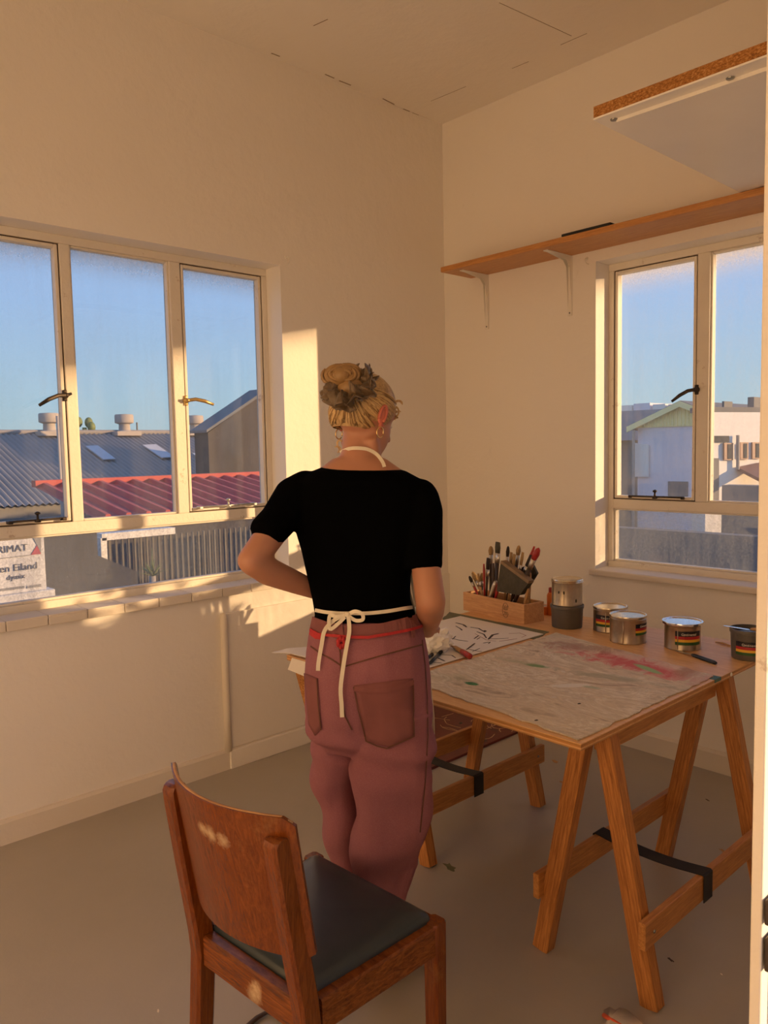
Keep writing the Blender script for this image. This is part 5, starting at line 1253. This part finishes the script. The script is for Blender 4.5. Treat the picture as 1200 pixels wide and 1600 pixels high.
# ================================================================== OUTDOORS
GZ = -3.4
m = MB(); m.box((-160, -80, GZ-0.2), (120, 260, GZ)); struct(m.build('ground', 'asphalt'))
def corrugated(m, p_ridge0, p_ridge1, p_eave0, p_eave1, period, amp, k=4):
    """sheet between ridge and eave with waves across; raised along the normal"""
    a, b, c, d = map(Vector, (p_ridge0, p_ridge1, p_eave0, p_eave1)); L = (b-a).length; nw = max(2, int(L/period)); n = (b-a).cross(c-a).normalized()
    if n.z < 0: n = -n
    top_, bot = [], []
    for i in range(nw*k+1):
        u = i/(nw*k); o = n*amp*math.sin(2*PI*i/k+0.4); top_.append(m.bm.verts.new(a.lerp(b, u)+o)); bot.append(m.bm.verts.new(c.lerp(d, u)+o))
    for i in range(nw*k): m.face([top_[i], bot[i], bot[i+1], top_[i+1]])
def boxed(name, a, b, mat, parent, bev=0): return MB().box(a, b, bev).build(name, mat, parent)
# --- through the left window: long shed with grey corrugated roof
xr = -27.0; zr = onx(150, 677, xr).z; xe = -21.0; ze = onx(60, 788, xe).z
y0, y1 = 2.0, 22.0
gb = thing('grey_roof_shed', (-26, 12, GZ), 'long grey corrugated roof with skylights and three vents outside the left window', 'building')
m = MB(); corrugated(m, (xr, y0, zr), (xr, y1, zr), (xe, y0, ze), (xe, y1, ze), 0.17, 0.030); m.build('roof', 'roofgrey', gb)
m = MB(); corrugated(m, (xr, y0, zr), (xr, y1, zr), (xr-6, y0, ze), (xr-6, y1, ze), 0.34, 0.030); m.build('roof', 'roofgrey', gb)
boxed('wall', (xr-5.8, y0+0.1, GZ), (xe-0.3, y1-0.1, ze-0.05), 'plaster_grey', gb)
m = MB(); m.tube([(xr, y0, zr+0.03), (xr, y1, zr+0.03)], 0.09, 8); m.build('ridge_cap', 'roofgrey', gb)
sl = (zr-ze)/(xr-xe)
def onroof(px, py):
    d = ray(px, py); A = Vector((xr, 0, zr)); n = Vector((xe-xr, 0, ze-zr)).cross(Vector((0, 1, 0))); t = (A-CAM).dot(n)/d.dot(n); return CAM+d*t
for q in (((133, 701), (152, 700), (180, 721), (161, 722)), ((222, 699), (243, 698), (272, 718), (252, 719)), ((300, 712), (312, 711), (345, 734), (330, 735))):
    m = MB(); m.prism([onroof(*p)+Vector((0.03, 0, 0.06)) for p in q], (0.02, 0, 0.03)); m.build('skylight', 'skylight', gb)
for px in (75, 192, 302):
    b_ = onx(px, 677, xr); c = Vector((xr+0.15, b_.y, zr+0.02))
    m = MB(); m.lathe([(0.30, 0.0), (0.20, 0.08), (0.19, 0.30), (0.20, 0.34)], c, 20); v_ = m.build('vent_neck', 'cowl', gb, auto=40)
    m = MB(); m.lathe([(0.20, 0.30), (0.315, 0.34), (0.325, 0.36), (0.325, 0.60), (0.30, 0.64), (0.05, 0.66)], c, 24); m.build('vent_cowl', 'cowl', v_, auto=40)
    m = MB(); m.box(c+Vector((-0.35, -0.45, -0.12)), c+Vector((0.40, 0.45, 0.04)), 0.01); m.build('vent_flashing', 'cowl', v_)
# flagpole
p = onx(96, 772, -18.0); p2 = onx(95, 650, -18.0)
tag(MB().tube([(p.x, p.y, GZ), (p.x, p.y, p2.z)], 0.035, 8).build('mast', 'cowl', None, True), 'thin white mast before the grey roof outside the left window', 'pole')
# far tree and antenna beyond the ridge
c = onx(132, 668, -40)
m = MB()
for k in range(7):
    m.ellipsoid(c+Vector((rh.uniform(-.3, .3), rh.uniform(-.35, .35), rh.uniform(-.7, .35))), (0.22, 0.22, 0.28), None, 8, 6)
m.tube([Vector((c.x, c.y, GZ)), c], 0.12, 6); tag(m.build('far_tree', 'leaf', None, True), 'tiny dark tree top just over the grey roof ridge', 'tree')
c = onx(214, 664, -45); tag(MB().tube([(c.x, c.y, GZ), (c.x, c.y, onx(214, 660, -45).z)], 0.05, 6).build('antenna', 'fence'), 'thin antenna beyond the grey roof right of the middle vent', 'antenna')
# red roof in front
xt, xb = -15.5, -12.6; zt_r = onx(270, 750, xt).z; zb_r = onx(270, 803, xb).z
yr0, yr1 = onx(152, 806, xb).y, 14.0
rbld = thing('red_roof_shed', (-14, 8, GZ), 'low shed with ribbed red metal roof below the grey roof', 'building')
m = MB(); m.quad([(xt, yr0, zt_r), (xb, yr0, zb_r), (xb, yr1, zb_r), (xt, yr1, zt_r)]); m.build('roof_sheet', 'roofred', rbld)
for i in range(int((yr1-yr0)/0.36)):
    y = yr0+0.18+i*0.36; m = MB(); n = Vector((-(zb_r-zt_r), 0, (xb-xt))).normalized()
    m.prism([Vector((xt, y-0.075, zt_r)), Vector((xt, y+0.075, zt_r)), Vector((xt, y+0.035, zt_r))+n*0.08, Vector((xt, y-0.035, zt_r))+n*0.08], (xb-xt, 0, zb_r-zt_r)); m.build('roof_rib', 'roofred', rbld)
m = MB(); m.box((xt-0.10, yr0, zt_r-0.02), (xt+0.12, yr1, zt_r+0.11)); m.build('ridge_flashing', 'roofred', rbld)
m = MB(); m.box((xb-0.02, yr0, zb_r-0.10), (xb+0.10, yr1, zb_r)); m.build('gutter', 'cowl', rbld)
boxed('wall', (xt-0.05, yr0+0.1, GZ), (xb-0.15, yr1-0.1, zb_r-0.12), 'plaster_grey', rbld)
# big gable at the right of that window
xg = -20.5; g1 = onx(325, 676, xg); g2 = onx(415, 612, xg)
gbl = thing('gable_barn', (xg, 11, GZ), 'tall weathered gable rising behind the right light of the left window', 'building')
m = MB(); dy = g2.y-g1.y
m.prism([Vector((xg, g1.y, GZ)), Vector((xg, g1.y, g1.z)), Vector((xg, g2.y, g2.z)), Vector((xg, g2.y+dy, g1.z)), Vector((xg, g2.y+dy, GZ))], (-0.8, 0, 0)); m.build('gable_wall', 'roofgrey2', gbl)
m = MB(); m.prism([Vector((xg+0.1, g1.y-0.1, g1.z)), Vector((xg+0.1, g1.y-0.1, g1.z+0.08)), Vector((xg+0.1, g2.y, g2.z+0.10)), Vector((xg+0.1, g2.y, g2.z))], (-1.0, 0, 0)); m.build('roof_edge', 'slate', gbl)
# sign
xs = -8.6
sg = thing('street_sign', (xs, onx(30, 900, xs).y, GZ), 'white street sign board with grey lettering outside the lower left pane', 'sign')
yR = onx(71, 880, xs).y; zT = onx(50, 822, xs).z; zB = onx(70, 921, xs).z
boxed('board', (xs-0.10, yR-2.4, zB), (xs, yR, zT), 'signwhite', sg, 0.01)
boxed('plinth', (xs-0.16, yR-2.5, GZ), (xs+0.05, yR+0.07, zB), 'signwhite', sg, 0.01)
def sm(px, py): return onx(px, py, xs+0.004)
def stext(px, py, txt, hpx, mat='signtext'):
    o = sm(px, py); sc = (sm(px, py-hpx)-o).length/0.72
    textmesh('lettering', txt, sc, mat, sg, frame_mtx((o.x+0.004, o.y, o.z), (0, 1, 0), (0, 0, 1)), 0.002, 'RIGHT')
m = MB()
stext(43.5, 860, 'RIMAT', 11); stext(59, 888, 'en Eiland', 11); stext(39.5, 903, 'dymix', 8, 'signtext')
m = MB(); m.prism([sm(*q) for q in ((48, 867), (57.5, 852), (64, 865.5))], (0.006, 0, 0)); m.build('red_triangle', 'signred', sg)
m = MB(); m.prism([sm(*q) for q in ((50, 838), (64, 836), (64, 865), (57.5, 851))], (0.005, 0, 0)); m.build('grey_triangle', 'signgrey', sg)
m = MB(); m.prism([sm(*q) for q in ((0, 872), (48, 866.5), (48, 867.5), (0, 873.2))], (0.005, 0, 0)); m.build('rule_line', 'signgrey', sg)
m = MB(); m.prism([sm(*q) for q in ((0, 920), (38, 915), (38, 919), (0, 924))], (0.005, 0, 0)); m.build('grey_bar', 'signgrey', sg)
m = MB(); m.prism([sm(*q) for q in ((42, 915.5), (64, 912), (64, 916.5), (42, 919.5))], (0.005, 0, 0)); m.build('grey_bar', 'signgrey', sg)
# yard: plaster wall, shed with pale lintel and bar fence, agave
yw = thing('yard_wall', (-10.5, 4, GZ), 'grey plaster yard wall beside the street sign', 'wall')
a, b, c_ = onx(74, 832, -10.5), onx(153, 868, -10.5), onx(215, 893, -10.5)
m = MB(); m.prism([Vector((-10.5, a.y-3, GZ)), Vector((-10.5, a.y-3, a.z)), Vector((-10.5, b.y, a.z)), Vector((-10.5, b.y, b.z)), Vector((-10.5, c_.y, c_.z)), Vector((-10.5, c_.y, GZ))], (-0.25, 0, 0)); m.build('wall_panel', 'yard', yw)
sd_ = thing('bar_fence', (-11.2, 6, GZ), 'steel bar fence under a pale lintel behind the yard wall', 'fence')
f0, f1 = onx(154, 840, -11.2), onx(420, 815, -11.2)
boxed('lintel', (-11.32, f0.y, f0.z-0.04), (-11.08, onx(268, 826, -11.2).y, f0.z+0.06), 'plaster_white', sd_); boxed('post', (-11.32, f0.y-0.02, GZ), (-11.08, f0.y+0.07, f0.z), 'plaster_white', sd_)
nb = 46
for i in range(nb):
    y = f0.y+0.16+i*0.098
    boxed('bar', (-11.215, y-0.014, GZ), (-11.185, y+0.014, f0.z-0.05), 'fence', sd_)
bk_ = thing('back_hedge_wall', (-12.3, 8, GZ), 'dark rendered wall behind the bar fence', 'wall')
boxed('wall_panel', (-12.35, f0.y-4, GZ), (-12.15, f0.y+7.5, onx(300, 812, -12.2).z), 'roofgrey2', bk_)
ag = thing('agave', onx(240, 906, -9.3), 'spiky agave plant outside the lower pane of the left window', 'plant')
c = onx(238, 900, -9.3); ag.location = (c.x, c.y, GZ); W[ag] = Matrix.Translation(Vector((c.x, c.y, GZ)))
for k in range(16):
    a = k*2.4; el = 0.25+0.07*k; d = Vector((math.cos(a)*math.cos(el), math.sin(a)*math.cos(el), math.sin(el))); L = 0.22+0.01*(k % 5)
    m = MB(); m.tube([c, c+d*L*0.5, c+d*L+Vector((0, 0, -0.02))], [0.016, 0.014, 0.001], 6, flat=((0, 0, 1), 0.4)); m.build('leaf', 'leaf', ag, True)
m = MB(); m.tube([c, c+Vector((0, 0.01, 0.36))], [0.012, 0.006], 6); m.build('flower_stalk', 'leaf', ag, True)
m = MB(); m.tube([Vector((c.x, c.y, GZ)), c], [0.07, 0.045], 8); m.build('trunk', 'cowl', ag, True)
# --- through the back window: gable building
yg = 24.0
ap_, el_, er_ = ony(1068, 634, yg), ony(986, 669, yg), ony(1150, 663, yg)
half = ap_.x-el_.x
gh = thing('gable_house', (ap_.x, yg, GZ), 'pale gabled building with yellow clad gable outside the back window', 'building')
boxed('wall', (ap_.x-half+0.25, yg, GZ), (ap_.x+half-0.25, yg+14, el_.z), 'plaster_lilac', gh)
m = MB(); m.prism([Vector((ap_.x-half+0.05, yg-0.05, el_.z)), Vector((ap_.x, yg-0.05, ap_.z)), Vector((ap_.x+half-0.05, yg-0.05, el_.z))], (0, 0.2, 0)); m.build('gable', 'gable_yel', gh)
for i in range(26):
    u = -1+2*(i+0.5)/26; x = ap_.x+u*(half-0.2); m = MB(); m.box((x-0.02, yg-0.085, el_.z+0.02), (x+0.02, yg-0.05, el_.z+(ap_.z-el_.z)*(1-abs(u))*0.97)); m.build('cladding_batten', 'gable_yel', gh)
for s_ in (-1, 1):
    m = MB(); e = Vector((ap_.x+s_*half, yg-0.25, el_.z-0.08)); t_ = Vector((ap_.x, yg-0.25, ap_.z+0.02)); m.prism([e, t_, t_+Vector((0, 0, 0.14)), e+Vector((0, 0, 0.14))], (0, 14.4, 0)); m.build('roof', 'slate', gh)
    m = MB(); m.prism([e+Vector((0, -0.05, -0.06)), t_+Vector((0, -0.05, -0.06)), t_+Vector((0, -0.05, 0.12)), e+Vector((0, -0.05, 0.12))], (0, 0.06, 0)); m.build('barge_board', 'gable_yel', gh)
m = MB(); a = ony(990, 672, yg-0.3); b = ony(994, 730, yg-0.3); m.tube([a, Vector((a.x, a.y, GZ))], 0.05, 6); m.build('downpipe', 'cowl', gh)
m = MB(); q = [ony(*p, yg-0.05) for p in ((992, 692), (1014, 695), (1014, 745), (992, 745))]; m.prism(q, (0, -0.05, 0)); m.build('wall_panel', 'plaster_white', gh)
boxed('louvre', *(lambda a, b: ((a.x, yg-0.06, b.z), (b.x, yg, a.z)))(ony(1045, 752, yg), ony(1075, 776, yg)), 'plaster_grey', gh)
# neighbour wing left of the gable (dark)
nl = thing('dark_wing', (ap_.x-half-3, yg+3, GZ), 'dark low wing with slate roof left of the gabled building', 'building')
boxed('wall', (ap_.x-half-9, yg+1.5, GZ), (ap_.x-half-0.2, yg+8, el_.z-0.4), 'plaster_grey', nl)
m = MB(); zq = ony(980, 642, yg+8).z; m.prism([Vector((ap_.x-half-9, yg+1.2, el_.z-0.4)), Vector((ap_.x-half-9, yg+8, zq)), Vector((ap_.x-half-9, yg+8.2, el_.z-0.4))], (8.85, 0, 0)); m.build('roof', 'slate', nl)
# far white row on the skyline
fr2 = thing('skyline_row', (-20, 60, GZ), 'row of low pinkish buildings on the skyline behind the gable', 'building')
for i, (pa, pb, tp) in enumerate(((968, 990, 634), (990, 1018, 631), (1020, 1042, 632), (1044, 1066, 632), (1068, 1090, 634))):
    a = ony(pa, tp, 62); b = ony(pb, tp, 62); boxed('block', (a.x, 62, GZ), (b.x-0.15, 68, a.z), ['plaster_white', 'plaster_lilac'][i % 2], fr2)
# white sunlit building, facade turned towards the sun
wb = thing('white_building', (-10, 30, GZ), 'sunlit white building with brown windows outside the back window', 'building')
e0 = ony(1106, 660, 18.0); fn = Vector((0.95, -0.31, 0)).normalized(); ft = Vector((0.31, 0.95, 0)).normalized()   # facade runs away to the right
def onf(px, py, o=0.0):
    d = ray(px, py); A = Vector((e0.x, e0.y, 0))+fn*o; t = (A-CAM).dot(fn)/d.dot(fn); return CAM+d*t
fA, fB = onf(1104, 643), onf(1225, 647)
def fz(px, py): return onf(px, py).z
m = MB(); zt2 = onf(1112, 644).z
A_, B_ = Vector((fA.x, fA.y, 0)), Vector((fB.x, fB.y, 0))
m.prism([Vector((A_.x, A_.y, GZ)), Vector((B_.x, B_.y, GZ)), Vector((B_.x, B_.y, zt2)), Vector((A_.x, A_.y, zt2))], -fn*0.4); m.build('facade', 'plaster_white', wb)
def fquad(nm, px0, px1, py0, py1, mat, par, o=0.02, th_=0.03):
    q = [onf(a, b, o) for a, b in ((px0, py0), (px1, py0), (px1, py1), (px0, py1))]; m = MB(); m.prism(q, fn*th_); return m.build(nm, mat, par)
for px0, px1, py0, py1 in ((1130, 1144, 692, 719), (1155, 1168, 691, 718), (1174, 1187, 691, 717)):
    w_ = fquad('window', px0, px1, py0, py1, 'winbrown', wb); fquad('pane', px0+7, px1-1.2, py0+2, py1-2, 'windark', w_, 0.055, 0.01); fquad('pane', px0+1.2, px0+5.5, py0+2, py1-2, 'winbrown', w_, 0.055, 0.01)
fquad('vent_window', 1110, 1138, 681, 691, 'windark', wb); fquad('drainpipe', 1150, 1151.5, 680, 734, 'cowl', wb, 0.05, 0.08)
fquad('shadow_panel', 1107, 1122, 716, 785, 'plaster_grey', wb)  # flat grey panel colours in the shadow low on the facade
m = MB(); m.prism([Vector((A_.x, A_.y, zt2)), Vector((B_.x, B_.y, zt2)), Vector((B_.x, B_.y, zt2+0.12)), Vector((A_.x, A_.y, zt2+0.12))], -fn*0.5); m.build('parapet', 'slate', wb)
for px0, px1, h in ((1128, 1136, .5), (1168, 1190, .8)):
    a, b = onf(px0, 640, -0.3), onf(px1, 640, -0.3); boxed('roof_box', (a.x, a.y, zt2), (b.x, b.y+0.3, zt2+0.1+h*0.35), 'slate', wb)
# small awning and stair block before it
aw = thing('awning', onf(1160, 740, 1.0), 'small brown awning on the white building', 'awning')
q = [onf(a, b, 0.05) for a, b in ((1152, 735), (1190, 727))]; q2 = [p+fn*1.1+Vector((0, 0, -0.45)) for p in q]
m = MB(); m.prism([q[0], q[1], q2[1], q2[0]], (0, 0, 0.08)); m.build('awning_sheet', 'winbrown', aw)
m = MB(); m.prism([q2[0]+Vector((0, 0, -0.9)), q2[1]+Vector((0, 0, -0.9)), q2[1], q2[0]], fn*0.05); m.build('valance', 'leaf', aw)
yb_ = thing('yard_block', onf(1150, 780, 2.0), 'low grey yard wall before the white building', 'wall')
a, b = ony(1128, 758, 14), ony(1200, 766, 14); boxed('wall_panel', (a.x, 14, GZ), (b.x, 14.3, a.z), 'plaster_grey', yb_)
a, b = ony(960, 806, 12), ony(1200, 814, 12); yb2 = thing('low_yard_wall', ((a.x+b.x)/2, 12, GZ), 'long low yard wall seen through the lower pane of the back window', 'wall'); boxed('wall_panel', (a.x-2, 12, GZ), (b.x+1, 12.25, a.z-0.2), 'plaster_grey', yb2)

# shrub in a planter outside, under the far end of the back window (shades the lower right pane)
pg = thing('planter_shrub', (0.35, 4.1, GZ), 'leafy shrub in a planter outside the hidden end of the back window', 'plant')
boxed('planter', (-0.53, 3.86, GZ), (1.2, 4.32, 1.22), 'plaster_grey', pg)
rs_ = random.Random(21); m = MB()
for k in range(900):
    p = Vector((rs_.uniform(-0.58, 1.2), rs_.uniform(3.88, 4.3), 1.17+rs_.random()**0.8*(0.20+0.08*math.sin(k*1.7)))); a = rs_.uniform(0, 6.3); d = Vector((math.cos(a), math.sin(a), rs_.uniform(-.3, .7))).normalized(); q = d.orthogonal().normalized()
    m.prism([p, p+d*0.04+q*0.018, p+d*0.085, p+d*0.04-q*0.018], d.cross(q)*0.001)
tag(m.build('foliage', 'leaf', pg), kind='stuff')

# small leftovers: dark strip on the shelf, floor stains, strap under the chair
a, b = onz(886, 373, 2.4005), onz(962, 354, 2.4005)
tag(MB().box((a.x, 3.105, 2.3995), (b.x, 3.150, 2.4125), 0.003).build('dark_strip', 'webbing'), 'flat black strip lying on the wall shelf near its middle', 'strip')
flo = bpy.data.objects['floor']; W.setdefault(flo, Matrix.Identity(4)); rf = random.Random(8)
for px, py, r, mt in ((703, 1355, .030, 'matgreen'), (878, 1222, .016, 'brushwood'), (868, 1190, .022, 'brushwood'), (1048, 1500, .009, 'brushdark'), (247, 1580, .006, 'paper'), (1127, 1522, .004, 'paper'), (1130, 1330, .016, 'brushwood'), (1105, 1250, .010, 'brushdark')):
    c = onz(px, py, 0); lp = []
    for k in range(12): a = 2*PI*k/12; q = r*rf.uniform(0.45, 1.1); lp.append(Vector((c.x+q*1.3*math.cos(a+.6), c.y+q*0.7*math.sin(a), 0.0)))
    m = MB(); m.prism(lp, (0, 0, 0.0008)); m.build('paint_stain', mt, flo)
st_ = [onz(x, y, 0.008) for x, y in ((372, 1625), (388, 1602), (402, 1590), (418, 1581), (440, 1590), (455, 1610))]
tag(MB().tube(st_, 0.008, 8, flat=((0, 0, 1), 0.5)).build('leather_strap', 'brushdark', None, True), 'dark brown leather strap on the floor under the chair', 'strap')
